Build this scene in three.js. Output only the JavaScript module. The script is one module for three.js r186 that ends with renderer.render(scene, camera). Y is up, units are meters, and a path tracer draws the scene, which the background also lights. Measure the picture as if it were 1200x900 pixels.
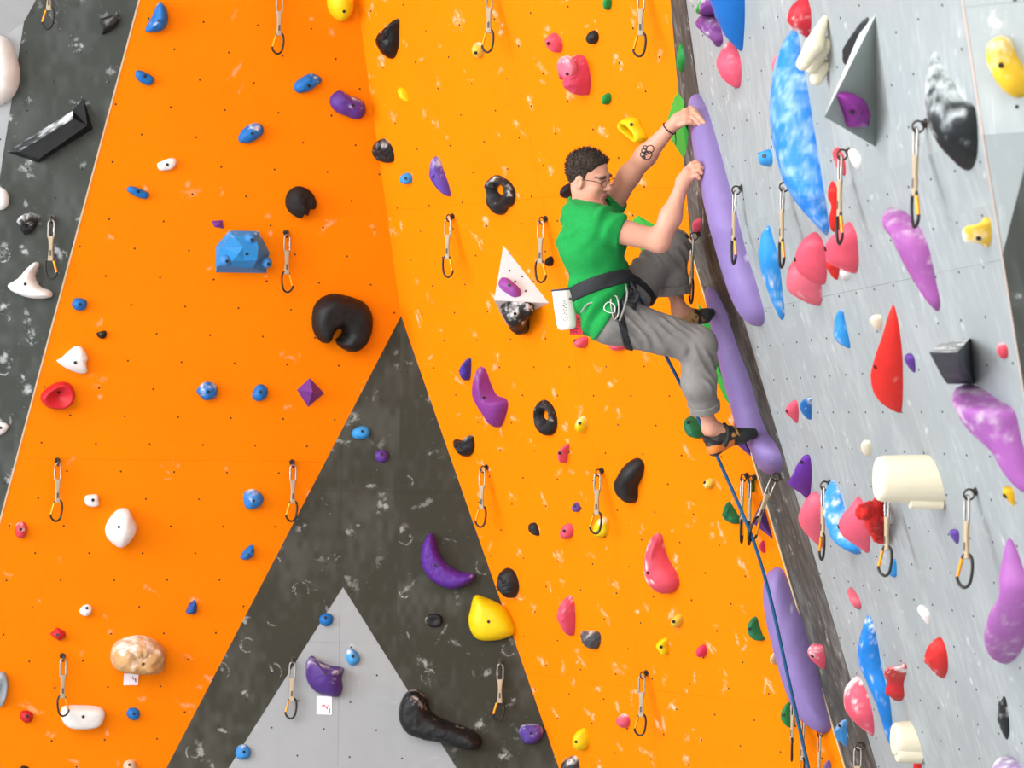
import * as THREE from 'three';
import { mergeGeometries, mergeVertices } from 'three/addons/utils/BufferGeometryUtils.js';
import { RectAreaLightUniformsLib } from 'three/addons/lights/RectAreaLightUniformsLib.js';

// ---------------------------------------------------------------- camera, exposure, lights
const scene = new THREE.Scene();
scene.background = new THREE.Color(0x0a0a0a);
const F = 3210.6, W = 1200, H = 900, RAD = Math.PI / 180;
const EYE = new THREE.Vector3(0, 5, 0);
const camera = new THREE.PerspectiveCamera(2 * Math.atan(H / 2 / F) / RAD, W / H, 0.1, 60);
camera.position.copy(EYE);
camera.rotation.set(0.7532 * RAD, 0, 0.9792 * RAD);
camera.focus = 11.1; camera.userData.fStop = 5;
camera.updateMatrixWorld(true);
scene.add(camera);
const renderer = new THREE.WebGLRenderer();
renderer.toneMapping = THREE.LinearToneMapping;
renderer.toneMappingExposure = 0.98;
renderer.shadowMap.enabled = true;
RectAreaLightUniformsLib.init();
// rows of LED panels under the hall ceiling: [x, z, width, depth, intensity]
const LAMP_Y = 10.9;
const LAMPS = [];
for (const [x, k] of [[-8, 1.3], [-4.6, 1.1], [-1.2, .8]]) for (const [z, m] of [[-5.6, .55], [-2, 1], [1.6, 1.25], [5.2, 1.4]]) LAMPS.push([x, z, 1.6, 1.6, 21 * k * m]);
// unseen window band added to the hall's side wall to brighten the climbing walls: [y0, y1, z0, z1, intensity]
const ADDED_GLAZING = [3.4, 9.4, -9.8, -.8, 9];

// ---------------------------------------------------------------- helpers
const V3 = (x, y, z) => new THREE.Vector3(x, y, z);
function rng(seed) { let s = seed >>> 0; return () => { s = (s + 0x6D2B79F5) >>> 0; let t = s; t = Math.imul(t ^ (t >>> 15), t | 1); t ^= t + Math.imul(t ^ (t >>> 7), t | 61); return ((t ^ (t >>> 14)) >>> 0) / 4294967296; }; }
const HASH = new Float32Array(4096); { const r = rng(7); for (let i = 0; i < 4096; i++) HASH[i] = r(); }
const PERM = new Uint16Array(8192); { const r = rng(9); for (let i = 0; i < 8192; i++) PERM[i] = (r() * 4096) | 0; }
const hsh = (x, y, z) => HASH[PERM[(PERM[(PERM[x & 4095] + y) & 4095] + z) & 4095]];
function noise(x, y, z) {               // value noise, 0..1
  const xi = Math.floor(x), yi = Math.floor(y), zi = Math.floor(z);
  let a = x - xi, b = y - yi, c = z - zi; a = a * a * (3 - 2 * a); b = b * b * (3 - 2 * b); c = c * c * (3 - 2 * c);
  const L = (p, q, t) => p + (q - p) * t;
  return L(L(L(hsh(xi, yi, zi), hsh(xi + 1, yi, zi), a), L(hsh(xi, yi + 1, zi), hsh(xi + 1, yi + 1, zi), a), b),
    L(L(hsh(xi, yi, zi + 1), hsh(xi + 1, yi, zi + 1), a), L(hsh(xi, yi + 1, zi + 1), hsh(xi + 1, yi + 1, zi + 1), a), b), c);
}
const fbm = (x, y, z) => noise(x, y, z) * .55 + noise(x * 2.1 + 7, y * 2.1, z * 2.1) * .3 + noise(x * 4.3, y * 4.3 + 5, z * 4.3) * .15;
const clamp = (x, a = 0, b = 1) => Math.min(b, Math.max(a, x));
const smooth = (a, b, x) => { const t = clamp((x - a) / (b - a)); return t * t * (3 - 2 * t); };
const mix = (a, b, t) => a + (b - a) * t;
const CAMQ = camera.quaternion.clone(), CAMQI = CAMQ.clone().invert();
const ray = (px, py) => V3((px - 600) / F, -(py - 450) / F, -1).applyQuaternion(CAMQ);          // unit depth along the view axis
const at = (px, py, depth) => ray(px, py).multiplyScalar(depth).add(EYE);
function proj(p) { const q = p.clone().sub(EYE).applyQuaternion(CAMQI); return [600 + F * q.x / -q.z, 450 - F * q.y / -q.z, -q.z]; }

const used = {};
const numbered = (n) => { const k = used[n] = (used[n] ?? -1) + 1; return k ? `${n}_${String(k).padStart(3, '0')}` : n; };
function tag(o, name, label, category, group, kind) {
  o.name = numbered(name);
  if (label) o.userData.label = label;
  if (category) o.userData.category = category;
  if (group) o.userData.group = group;
  if (kind) o.userData.kind = kind;
  scene.add(o); return o;
}
const part = (name, geo, mat, parent) => { const m = new THREE.Mesh(geo, mat); m.name = name; parent.add(m); return m; };

// ---------------------------------------------------------------- wall planes
// a plane: origin o, horizontal direction u, up-slope v, outward normal n
function plane(o, u, v) { const n = V3().crossVectors(u, v).normalize(); return { o, u, v, n, q: new THREE.Quaternion().setFromRotationMatrix(new THREE.Matrix4().makeBasis(u, v, n)) }; }
const planeThrough = (p, q, u) => {            // the plane that holds points p (upper), q (lower) and the direction u
  const n = V3().crossVectors(u, p.clone().sub(q)).normalize(); return plane(p.clone(), u, V3().crossVectors(n, u).normalize());
};
const hit = (px, py, pl, lift = 0) => {
  const r = ray(px, py), o = pl.o.clone().addScaledVector(pl.n, lift);
  return EYE.clone().addScaledVector(r, o.sub(EYE).dot(pl.n) / r.dot(pl.n));
};
const uv = (p, pl) => { const d = p.clone().sub(pl.o); return [d.dot(pl.u), d.dot(pl.v)]; };
const on = (u, v, pl, n = 0) => pl.o.clone().addScaledVector(pl.u, u).addScaledVector(pl.v, v).addScaledVector(pl.n, n);
const APEX = at(470, 370, 13.6 * F / 3300);
const ya = 71.5175 * RAD, ta = 12.7887 * RAD, yb = 38.2046 * RAD, tb = 16.3465 * RAD;
const up = (nh, t) => V3(0, Math.cos(t), 0).addScaledVector(nh, Math.sin(t));
const PA = plane(APEX, V3(Math.sin(ya), 0, -Math.cos(ya)), up(V3(Math.cos(ya), 0, Math.sin(ya)), ta));
const PB = plane(APEX, V3(Math.sin(yb), 0, Math.cos(yb)), up(V3(-Math.cos(yb), 0, Math.sin(yb)), tb));
const yd = 5.5 * RAD, DU = V3(Math.sin(yd), 0, Math.cos(yd));
const PD1 = planeThrough(hit(786, 0, PB), hit(805, 228, PB), DU);       // steep side wall, upper part
const PD2 = planeThrough(hit(824, 335, PB), hit(992, 900, PB), DU);     // and lower part
const PC = (() => { const a = hit(195, 900, PA), b = hit(655, 900, PB); const n = V3().crossVectors(a.clone().sub(APEX), b.clone().sub(APEX)).normalize(); const u = V3().crossVectors(V3(0, 1, 0), n).normalize(); return plane(APEX, u, V3().crossVectors(n, u)); })();
const PL = planeThrough(hit(163, 0, PA), hit(0, 610, PA), V3(Math.sin(94 * RAD), 0, -Math.cos(94 * RAD)));
const PL2 = (() => {                                                     // the steeper facet above the fold in the far panel
  const a = hit(0, 46, PL), u = hit(75, -8, PL).sub(a).normalize(); let n = PL.n.clone().applyAxisAngle(u, 16 * RAD); if (n.y > PL.n.y) n = PL.n.clone().applyAxisAngle(u, -16 * RAD);
  return plane(a, u, V3().crossVectors(n, u).normalize());
})();
const dEdge = (y) => { const x = y < 158 ? 1128 + .15 * y : 1151.7 + (y - 158) * .16; return [x, y]; };
const BEND = 288;                                                        // image row where the two parts of the side wall meet, at the corner
const planeD = (px, py) => {                                             // which part a pixel falls on
  const p1 = hit(px, py, PD1), p2 = hit(px, py, PD2); return p1.distanceTo(EYE) > p2.distanceTo(EYE) ? PD1 : PD2;
};
const EU = V3(Math.sin(50 * RAD), 0, Math.cos(50 * RAD)), EBEND = 158;     // the end panel turns with the side wall's edge
const PE = planeThrough(hit(...dEdge(-330), PD1), hit(...dEdge(EBEND), PD1), EU), PE2 = planeThrough(hit(...dEdge(EBEND), PD2), hit(...dEdge(1180), PD2), EU);
// ---------------------------------------------------------------- paint and chalk
const srgb = (h) => { const c = new THREE.Color(h); return [c.r, c.g, c.b]; };
const toS = (c) => 255 * (c <= .0031308 ? c * 12.92 : 1.055 * Math.pow(c, 1 / 2.4) - .055);
// painted plywood: plain paint with faint mottling, brush streaks and smears of climbing chalk (texture spans `span` metres)
function paintTexture(base, { seed, span = 5.12, size = 2048, smears = 500, chalk = [.92, .86, .8], alpha = .4, streaks = 0, dust = 0, arcs = 0, anchors = null }) {
  const r = rng(seed), N = size, cov = new Float32Array(N * N), px = N / span;
  const put = (x, y, a) => { x = ((x | 0) % N + N) % N; y = ((y | 0) % N + N) % N; const i = y * N + x; cov[i] = 1 - (1 - cov[i]) * (1 - a); };
  const blob = (cx, cy, sx, sy, ang, a, grain) => {
    const R = Math.ceil(Math.max(sx, sy) * 2.4), c = Math.cos(ang), s = Math.sin(ang), ox = r() * 90, oy = r() * 90;
    for (let y = -R; y <= R; y++) for (let x = -R; x <= R; x++) {
      const p = (x * c + y * s) / sx, q = (-x * s + y * c) / sy, g = Math.exp(-(p * p + q * q)); if (g < .02) continue;
      const n = noise((x + ox * 9) * grain, (y + oy * 9) * grain, 3) * .6 + noise((x + ox) * grain * 2.7, (y + oy) * grain * 2.7, 9) * .4;
      put(cx + x, cy + y, a * smooth(.62 - g * .45, .85 - g * .25, n) * Math.min(1, g * 1.8));
    }
  };
  const gauss = () => r() + r() + r() - 1.5;
  for (let k = 0; k < smears; k++) {
    let x = r() * N, y = r() * N;
    if (anchors && k < smears * .7) { const p = anchors[(r() * anchors.length) | 0]; x = (p[0] + gauss() * .035) * px; y = (p[1] + .03 + gauss() * .03) * px; }
    const L = (.012 + r() * r() * .045) * px, T = (.005 + r() * .012) * px, ang = r() * Math.PI, a = alpha * (.35 + r() * .9);
    blob(x, y, L, T, ang, a, .14);
    if (r() < .6) blob(x + gauss() * L * 2, y + gauss() * L * 2, L * .6, T * .7, ang + gauss(), a * .8, .2);
    for (let i = 0; i < 3 + r() * 9; i++) { const sx = x + gauss() * L * 3, sy = y + gauss() * L * 3, s = r() < .25 ? 2 : 1; for (let j = 0; j < s; j++) for (let m = 0; m < s; m++) put(sx + j, sy + m, alpha * .8 * r()); }
    if (arcs && r() < arcs && anchors) { const p = anchors[(r() * anchors.length) | 0], R = (.02 + r() * .02) * px, a0 = r() * 6, a1 = a0 + 1 + r() * 2; for (let t = a0; t < a1; t += .03) for (let i = 0; i < 3; i++) put(p[0] * px + Math.cos(t) * (R + i), p[1] * px + Math.sin(t) * (R + i), alpha * .7 * smooth(.35, .8, noise(t * 5, k, i))); }
  }
  for (let k = 0; k < streaks; k++) {                                    // long thin scrapes along the slope
    let x = r() * N, y = r() * N; const L = (.05 + r() * .22) * px, a = alpha * (.2 + r() * .5), w = 1 + r() * 5, dr = gauss() * .25, ph = r() * 99;
    for (let t = 0; t < L; t++) for (let i = -w; i <= w; i++) put(x + i + t * dr, y + t, a * smooth(.45, .8, noise(t * .06 + ph, i * .5, k)) * (1 - Math.abs(i) / (w + 1)));
  }
  const data = new Uint8Array(N * N * 4);
  for (let y = 0; y < N; y++) for (let x = 0; x < N; x++) {
    const i = y * N + x, m = .965 + .05 * noise(x * .008, y * .008, seed) + .03 * noise(x * .11, y * .11, seed + 3) , d = clamp(cov[i] + dust * smooth(.35, .9, noise(x * .012, y * .012, seed + 8) * .55 + noise(x * .09, y * .05, seed + 5) * .45));
    for (let c = 0; c < 3; c++) data[i * 4 + c] = clamp(toS(mix(base[c] * m, chalk[c], d)), 0, 255);
    data[i * 4 + 3] = 255;
  }
  const t = new THREE.DataTexture(data, N, N); t.colorSpace = THREE.SRGBColorSpace; t.magFilter = THREE.LinearFilter; t.wrapS = t.wrapT = THREE.RepeatWrapping; t.repeat.set(1 / span, 1 / span); t.needsUpdate = true;
  return t;
}
// bolt-hole grids in plane metres (staggered rows), [u, v]
const SU = .25567, SV = .13358;
function grid(u0, v0, [uMin, uMax], [vMin, vMax]) {
  const out = [];
  for (let j = Math.ceil((v0 - vMax) / SV); v0 - j * SV > vMin; j++) { const v = v0 - j * SV, o = u0 + (Math.abs(j) % 2 ? SU / 2 : 0); for (let i = Math.ceil((uMin - o) / SU); o + i * SU < uMax; i++) out.push([o + i * SU, v]); }
  return out;
}
const seamA = uv(hit(350, 541, PA), PA)[1], seamB = uv(hit(600, 235, PB), PB)[1], seamC = uv(hit(420, 576, PC), PC)[1], seamD = uv(hit(1050, 330, PD2), PD2)[1];
const HOLES = {
  A: [...grid(-1.5712, -.7892, [-3.6, 1.4], [-3.6, seamA]), ...grid(-.9305, .6815, [-3.6, 1.4], [seamA, 2.6])],
  B: [...grid(.6692, 1.0593, [-.4, 3.6], [seamB, 2.6]), ...grid(.3027, -.1282, [-.4, 3.6], [-3.6, seamB])],
};
{ const c = uv(hit(383, 596.5, PC), PC); HOLES.C = grid(c[0], c[1], [-1.6, 1.6], [-3.4, 0]); }
{ const c = uv(hit(31, 61, PL), PL); HOLES.L = grid(c[0], c[1], [-2, 1], [-3.4, 1]); }
{ const c = uv(hit(963, 524, PD2), PD2), e = uv(hit(945, 48, PD1), PD1); HOLES.D2 = grid(c[0], c[1], [-1, 8], [-3.6, 1]); HOLES.D1 = grid(e[0], e[1], [-1, 8], [-2, 2]); }
{ const c = uv(hit(1192, 125, PE), PE); HOLES.E = grid(c[0], c[1], [0, 2], [-3, 1]); }

const ORANGE = [.84, .2, .0], DARK = [.039, .037, .027], LIGHT = [.275, .3, .302];
const matOf = (map, rough) => new THREE.MeshPhysicalMaterial({ map, roughness: rough, specularIntensity: .15 });
const MW = {
  orangeA: matOf(paintTexture(ORANGE, { seed: 11, smears: 420, alpha: .22, chalk: [.95, .68, .54], anchors: HOLES.A }), .62),
  orangeB: matOf(paintTexture(ORANGE, { seed: 12, smears: 900, alpha: .3, chalk: [.95, .7, .56], anchors: HOLES.B }), .62),
  darkC: matOf(paintTexture(DARK, { seed: 13, smears: 620, alpha: .34, chalk: [.5, .5, .47], dust: .05, arcs: .22, anchors: HOLES.C }), .7),
  darkL: matOf(paintTexture([.046, .049, .043], { seed: 14, smears: 1000, alpha: .4, chalk: [.62, .64, .63], dust: .04, arcs: .08, anchors: HOLES.L }), .7),
  darkD: matOf(paintTexture([.058, .056, .05], { seed: 15, smears: 900, alpha: .35, chalk: [.6, .58, .54], streaks: 1500, dust: .14 }), .7),
  lightD: matOf(paintTexture(LIGHT, { seed: 16, smears: 500, alpha: .3, chalk: [.7, .71, .7], streaks: 1700, dust: .12 }), .6),
  lightC: matOf(paintTexture([.29, .292, .295], { seed: 17, smears: 420, alpha: .25, chalk: [.5, .49, .49], dust: .06, size: 1024 }), .62),
};
const MM = (hex, rough = .6, o = {}) => new THREE.MeshStandardMaterial({ color: hex, roughness: rough, ...o });
const ply = MM('#c9b08c', .8), edgePly = MM('#b9a398', .8), hole = MM('#15120f', .8), holeShadeD = MM('#3c3e40', .8), steel = MM('#b8b6b2', .32, { metalness: .9 }), boltM = MM('#2a2a2c', .45, { metalness: .6 });  // the two hole colours carry the shade inside the bolt holes

// clip a convex polygon of [u, v] to the side a*u + b*v <= c
function clip(poly, a, b, c) {
  const out = [];
  for (let i = 0; i < poly.length; i++) {
    const p = poly[i], q = poly[(i + 1) % poly.length], dp = a * p[0] + b * p[1] - c, dq = a * q[0] + b * q[1] - c;
    if (dp <= 0) out.push(p);
    if (dp * dq < 0) { const t = dp / (dp - dq); out.push([mix(p[0], q[0], t), mix(p[1], q[1], t)]); }
  }
  return out;
}
// a plywood panel: a prism over a polygon on the plane, its face `lift` in front of it
function panelGeo(poly, pl, lift, thick) {
  let area = 0; poly.forEach((p, i) => { const q = poly[(i + 1) % poly.length]; area += p[0] * q[1] - q[0] * p[1]; }); if (area < 0) poly = [...poly].reverse();
  const pos = [], tex = [], push = (p, d) => { pos.push(...on(p[0], p[1], pl, d).toArray()); tex.push(p[0], p[1]); };
  for (let i = 1; i < poly.length - 1; i++) { for (const k of [0, i, i + 1]) push(poly[k], lift); for (const k of [0, i + 1, i]) push(poly[k], lift - thick); }
  poly.forEach((p, i) => { const q = poly[(i + 1) % poly.length]; push(p, lift); push(p, lift - thick); push(q, lift - thick); push(p, lift); push(q, lift - thick); push(q, lift); });
  const g = new THREE.BufferGeometry(); g.setAttribute('position', new THREE.Float32BufferAttribute(pos, 3)); g.setAttribute('uv', new THREE.Float32BufferAttribute(tex, 2)); g.computeVertexNormals(); return g;
}
function structure(name) { const g = new THREE.Group(); g.name = name; g.userData.kind = 'structure'; scene.add(g); return g; }
// cut a zone into panels at the seams; a hairline joint is left open
function zone(parent, pl, pxPoly, mat, { us = [], vs = [], lift = 0, thick = .018 } = {}) {
  const base = pxPoly.map(([x, y]) => uv(hit(x, y, pl), pl)), U = [-99, ...us, 99].sort((a, b) => a - b), V = [-99, ...vs, 99].sort((a, b) => a - b), g = .00035;
  for (let i = 0; i < U.length - 1; i++) for (let j = 0; j < V.length - 1; j++) {
    let p = clip(base, 1, 0, U[i + 1] - g); p = clip(p, -1, 0, -U[i] - g); p = clip(p, 0, 1, V[j + 1] - g); p = clip(p, 0, -1, -V[j] - g);
    if (p.length > 2) part('panel', panelGeo(p, pl, lift, thick), mat, parent);
  }
}
const holeDisc = new THREE.CylinderGeometry(.0048, .0048, .002, 8).rotateX(Math.PI / 2);  // raised dark disc; the shade inside a bolt hole is put into its colour
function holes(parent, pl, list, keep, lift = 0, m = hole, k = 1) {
  const gs = list.filter(([u, v]) => { const [x, y] = proj(on(u, v, pl)); return x > -60 && x < 1260 && y > -60 && y < 960 && keep(x, y); }).map(([u, v]) => holeDisc.clone().scale(k, k, 1).applyQuaternion(pl.q).translate(...on(u, v, pl, lift).toArray()));
  if (gs.length) part('bolt_hole_shade', mergeGeometries(gs), m, parent).userData.kind = 'stuff';
}
const lineX = (x0, y0, x1, y1) => (y) => x0 + (y - y0) * (x1 - x0) / (y1 - y0);
const eL = lineX(163, 0, 0, 610), eK = lineX(425, 0, 470, 370), eCl = lineX(470, 370, 195, 900), eCr = lineX(470, 370, 655, 900), eB1 = lineX(786, 0, 810, 288), eB2 = lineX(810, 288, 992, 900);
const TOP = -330, BOT = 1180;
const wallLeft = structure('wall_left');
// the crease is where the two orange planes meet in space
const creaseDir = V3().crossVectors(PA.n, PB.n).normalize(); if (creaseDir.y < 0) creaseDir.negate();
const creaseTop = proj(APEX.clone().addScaledVector(creaseDir, 2.9));
zone(wallLeft, PA, [[eL(TOP), TOP], [creaseTop[0], creaseTop[1]], [470, 370], [eCl(BOT), BOT], [eL(BOT), BOT]], MW.orangeA, { vs: [seamA] });
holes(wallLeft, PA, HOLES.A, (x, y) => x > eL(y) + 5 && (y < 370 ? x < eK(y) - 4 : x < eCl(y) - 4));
const wallRight = structure('wall_right');
zone(wallRight, PB, [[creaseTop[0], creaseTop[1]], [eB1(TOP) + 30, TOP], [eB1(TOP) + 220, TOP + 60], [eB2(BOT) + 30, BOT], [eCr(BOT), BOT], [470, 370]], MW.orangeB, { vs: [seamB, seamB - 2.3], us: [1.25] });
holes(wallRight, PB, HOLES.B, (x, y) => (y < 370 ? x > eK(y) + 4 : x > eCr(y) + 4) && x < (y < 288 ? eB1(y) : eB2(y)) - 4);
const wallCenter = structure('wall_center');
zone(wallCenter, PC, [[470, 370], [eCr(BOT), BOT], [eCl(BOT), BOT]], MW.darkC, { vs: [seamC], us: [uv(hit(398, 740, PC), PC)[0]] });
zone(wallCenter, PC, [[402, 688], [402 + (535 - 402) / 212 * (BOT - 688), BOT], [402 - (402 - 268) / 212 * (BOT - 688), BOT]], MW.lightC, { vs: [uv(hit(398, 753, PC), PC)[1]], us: [uv(hit(398, 740, PC), PC)[0]], lift: .0015, thick: .001 });
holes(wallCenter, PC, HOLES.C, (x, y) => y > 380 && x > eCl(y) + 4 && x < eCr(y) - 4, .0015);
// the grey panel beyond the orange edge, with its pale corner
const wallFar = structure('wall_far_left');
zone(wallFar, PL, [[0 - 420, 46 + 420 * .72], [0, 46], [75, -8], [eL(-8), -8], [eL(BOT) - 60, BOT], [-420, BOT]].map(([x, y], i) => i === 3 ? [eL(-8), -8] : i === 4 ? [eL(BOT), BOT] : [x, y]), MW.darkL, { us: [uv(hit(-40, 300, PL), PL)[0]] });
zone(wallFar, PL, [[-420, 46 + 420 * .72], [0, 46], [28, 26], [4, 180], [-60, 620], [-420, 700]], MW.lightC, { lift: .0015, thick: .001 });
zone(wallFar, PL2, [[-420, 46 + 420 * .72], [75, -8], [eL(TOP), TOP], [-420, TOP]], MW.darkL, {});
zone(wallFar, PL2, [[-420, 46 + 420 * .72], [28, 26], [42, 0], [130, TOP], [-420, TOP]], MW.lightC, { lift: .0015, thick: .001 });
zone(wallFar, PL, [[75, -8], [eL(-8), -8], [eL(TOP), TOP]], MW.darkL, {});
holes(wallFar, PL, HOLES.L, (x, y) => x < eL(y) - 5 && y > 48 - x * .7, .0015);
// the steep side wall in two parts, its dark border and the panel past its far edge
const wallSide = structure('wall_side');
const bendAt = (x) => { let lo = -200, hi = 600; for (let i = 0; i < 40; i++) { const m = (lo + hi) / 2; if (planeD(x, m) === PD1) lo = m; else hi = m; } return lo; };
const dE = (y) => dEdge(y)[0], bR = (() => { let y = 150; for (let i = 0; i < 30; i++) y = bendAt(dE(y)); return y; })();
zone(wallSide, PD1, [[eB1(TOP), TOP], [eB1(BEND) + .5, BEND], [dE(bR), bR], [dE(TOP), TOP]], MW.lightD, {});
zone(wallSide, PD2, [[eB1(BEND), BEND], [eB2(BOT), BOT], [dE(BOT), BOT], [dE(bR), bR]], MW.lightD, { vs: [seamD] });
const sR1 = lineX(803, 0, 842, 275), sR2 = lineX(842, 275, 1028, 900);
zone(wallSide, PD1, [[eB1(TOP), TOP], [eB1(BEND), BEND], [842, bendAt(842)], [sR1(0), 0], [sR1(TOP), TOP]], MW.darkD, { lift: .0015, thick: .001 });
zone(wallSide, PD2, [[eB1(BEND), BEND], [eB2(BOT), BOT], [sR2(BOT), BOT], [842, bendAt(842)]], MW.darkD, { lift: .0015, thick: .001 });
holes(wallSide, PD1, HOLES.D1, (x, y) => x > eB1(y) + 5 && x < dE(y) - 5 && planeD(x, y) === PD1, .0015, holeShadeD, .72);
holes(wallSide, PD2, HOLES.D2, (x, y) => x > eB2(y) + 5 && x < dE(y) - 5 && planeD(x, y) === PD2, .0015, holeShadeD, .72);
const wallEnd = structure('wall_end');
const kneeE = (x) => { let lo = -400, hi = 900; for (let i = 0; i < 40; i++) { const m = (lo + hi) / 2; if (hit(x, m, PE).distanceTo(EYE) > hit(x, m, PE2).distanceTo(EYE)) lo = m; else hi = m; } return lo; };
zone(wallEnd, PE, [[dE(TOP), TOP], [dE(EBEND), EBEND], [1420, kneeE(1420)], [1420, TOP]], MW.lightD, { vs: [uv(hit(1165, 5, PE), PE)[1]] });
zone(wallEnd, PE2, [[dE(EBEND), EBEND], [dE(BOT), BOT], [1420, BOT], [1420, kneeE(1420)]], MW.lightD, {});
zone(wallEnd, PE2, [[1175, 298], [dE(420), 420], [dE(BOT), BOT], [1420, BOT], [1420, 130], [1218, 130]], MW.darkL, { lift: .0015, thick: .001 });
holes(wallEnd, PE, HOLES.E, (x, y) => x > dE(y) + 8 && y < 130, .002);
// thin bare plywood edges along the arêtes
function batten(name, a, b, n, w, d, mat = ply) {
  const dir = b.clone().sub(a), L = dir.length(), x = V3().crossVectors(dir.normalize(), n).normalize();
  const m = new THREE.Mesh(new THREE.BoxGeometry(w, L, d), mat); m.name = name; m.userData.kind = 'structure';
  m.quaternion.setFromRotationMatrix(new THREE.Matrix4().makeBasis(x, dir, V3().crossVectors(x, dir))); m.position.copy(a).add(b).multiplyScalar(.5); scene.add(m);
}
batten('trim_1', hit(eL(TOP), TOP, PA), hit(eL(BOT), BOT, PA), PA.n, .007, .006);
batten('trim_2', hit(eB1(BEND) - 1, BEND, PB), hit(eB2(BOT) - 1, BOT, PB), PB.n, .008, .012);
batten('trim_3', hit(...dEdge(TOP), PE), hit(...dEdge(EBEND), PE), PE.n, .004, .004, edgePly);
batten('trim_4', hit(...dEdge(EBEND), PE2), hit(...dEdge(BOT), PE2), PE2.n, .004, .004, edgePly);

// ---------------------------------------------------------------- the hall around (outside the picture)
const hallM = MM('#d8d8d4', .9), floorM = MM('#a9abad', .85), ceilM = MM('#cfcfcb', .9);
const slab = (name, x0, x1, y0, y1, z0, z1, m) => { const b = new THREE.Mesh(new THREE.BoxGeometry(x1 - x0, y1 - y0, z1 - z0), m); b.position.set((x0 + x1) / 2, (y0 + y1) / 2, (z0 + z1) / 2); b.name = name; b.userData.kind = 'structure'; scene.add(b); return b; };
const HX0 = -11, HX1 = 5.5, HZ0 = -17, HZ1 = 7, HY1 = 11.3;
slab('floor', HX0, HX1, -.2, 0, HZ0, HZ1, floorM);
slab('ceiling', HX0, HX1, HY1, HY1 + .2, HZ0, HZ1, ceilM);
slab('wall_back', HX0, HX1, 0, HY1, HZ0 - .2, HZ0, hallM);
slab('wall_front', HX0, HX1, 0, HY1, HZ1, HZ1 + .2, hallM);
slab('wall_hall_right', HX1, HX1 + .2, 0, HY1, HZ0, HZ1, hallM);
{ const w = structure('wall_hall_left'), [y0, y1, z0, z1] = ADDED_GLAZING;
  const sl = (a, b, c, d) => { const m = part('wall_section', new THREE.BoxGeometry(.2, b - a, d - c), hallM, w); m.position.set(HX0 - .1, (a + b) / 2, (c + d) / 2); };
  const addedWin = structure('added_window_1'), glowPaneM = new THREE.MeshStandardMaterial({ color: '#f4f8fc', emissive: '#eaf2ff', emissiveIntensity: 3, roughness: .9 }), barM = MM('#9a9c9e', .5);  // made-up window: glowing panes added for light from the side
  for (let i = 0; i < 8; i++) for (let j = 0; j < 3; j++) { const h = (y1 - y0) / 3, d = (z1 - z0) / 8, p = part('glow_pane', new THREE.BoxGeometry(.02, h - .06, d - .06), glowPaneM, addedWin); p.position.set(HX0 - .1, y0 + (j + .5) * h, z0 + (i + .5) * d); }
  for (let i = 0; i <= 8; i++) part('mullion', new THREE.BoxGeometry(.06, y1 - y0, .06), barM, addedWin).position.set(HX0 - .1, (y0 + y1) / 2, mix(z0, z1, i / 8));
  for (let j = 0; j <= 3; j++) part('transom', new THREE.BoxGeometry(.06, .06, z1 - z0), barM, addedWin).position.set(HX0 - .1, mix(y0, y1, j / 3), (z0 + z1) / 2);
  const addedSideLight = new THREE.RectAreaLight('#eef4ff', ADDED_GLAZING[4], z1 - z0 - .1, y1 - y0 - .1); addedSideLight.position.set(HX0 - .05, (y0 + y1) / 2, (z0 + z1) / 2); addedSideLight.rotation.set(0, -Math.PI / 2, 0); scene.add(addedSideLight);  // area light added along with the made-up window
  sl(0, y0, HZ0, HZ1); sl(y1, HY1, HZ0, HZ1); sl(y0, y1, HZ0, z0); sl(y0, y1, z1, HZ1);
}
const lampM = new THREE.MeshStandardMaterial({ color: '#ffffff', emissive: '#ffffff', emissiveIntensity: 2 }), frameM = MM('#e8e8e8', .5);
LAMPS.forEach(([x, z, w, d, k]) => {
  const g = new THREE.Group(); g.position.set(x, LAMP_Y, z);
  tag(g, 'ceiling_light', 'square white LED panel light hung under the hall ceiling', 'ceiling light', 'LED panels under the hall ceiling');
  part('housing', new THREE.BoxGeometry(w + .08, .06, d + .08).translate(0, .04, 0), frameM, g);
  part('diffuser', new THREE.BoxGeometry(w, .012, d), lampM, g);
  part('hanger', new THREE.CylinderGeometry(.008, .008, HY1 - LAMP_Y - .06, 6).translate(0, (HY1 - LAMP_Y) / 2 + .04, 0), frameM, g);
  const l = new THREE.RectAreaLight('#fffaf2', k, w, d); l.position.set(x, LAMP_Y - .02, z); l.rotation.set(-Math.PI / 2, 0, 0); scene.add(l);
});
// ---------------------------------------------------------------- builders for holds
const boltGeo = new THREE.CylinderGeometry(.0075, .0075, .006, 12).rotateX(Math.PI / 2);
const GRAIN = (() => { const N = 256, d = new Uint8Array(N * N * 4), r = rng(5); for (let i = 0; i < N * N; i++) { const v = 90 + 150 * (.5 * r() + .5 * noise((i % N) * .25, ((i / N) | 0) * .25, 4)); d[i * 4] = d[i * 4 + 1] = d[i * 4 + 2] = v; d[i * 4 + 3] = 255; } const t = new THREE.DataTexture(d, N, N); t.magFilter = THREE.LinearFilter; t.wrapS = t.wrapT = THREE.RepeatWrapping; t.repeat.set(3, 3); t.needsUpdate = true; return t; })();
const holdMats = {};
const holdMat = (rough = .55, flat = false, gr = .0006) => holdMats[`${rough}${flat}${gr}`] ??= new THREE.MeshPhysicalMaterial({ vertexColors: true, specularIntensity: .6, roughness: rough, flatShading: flat, bumpMap: GRAIN, bumpScale: gr, side: THREE.DoubleSide });
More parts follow.
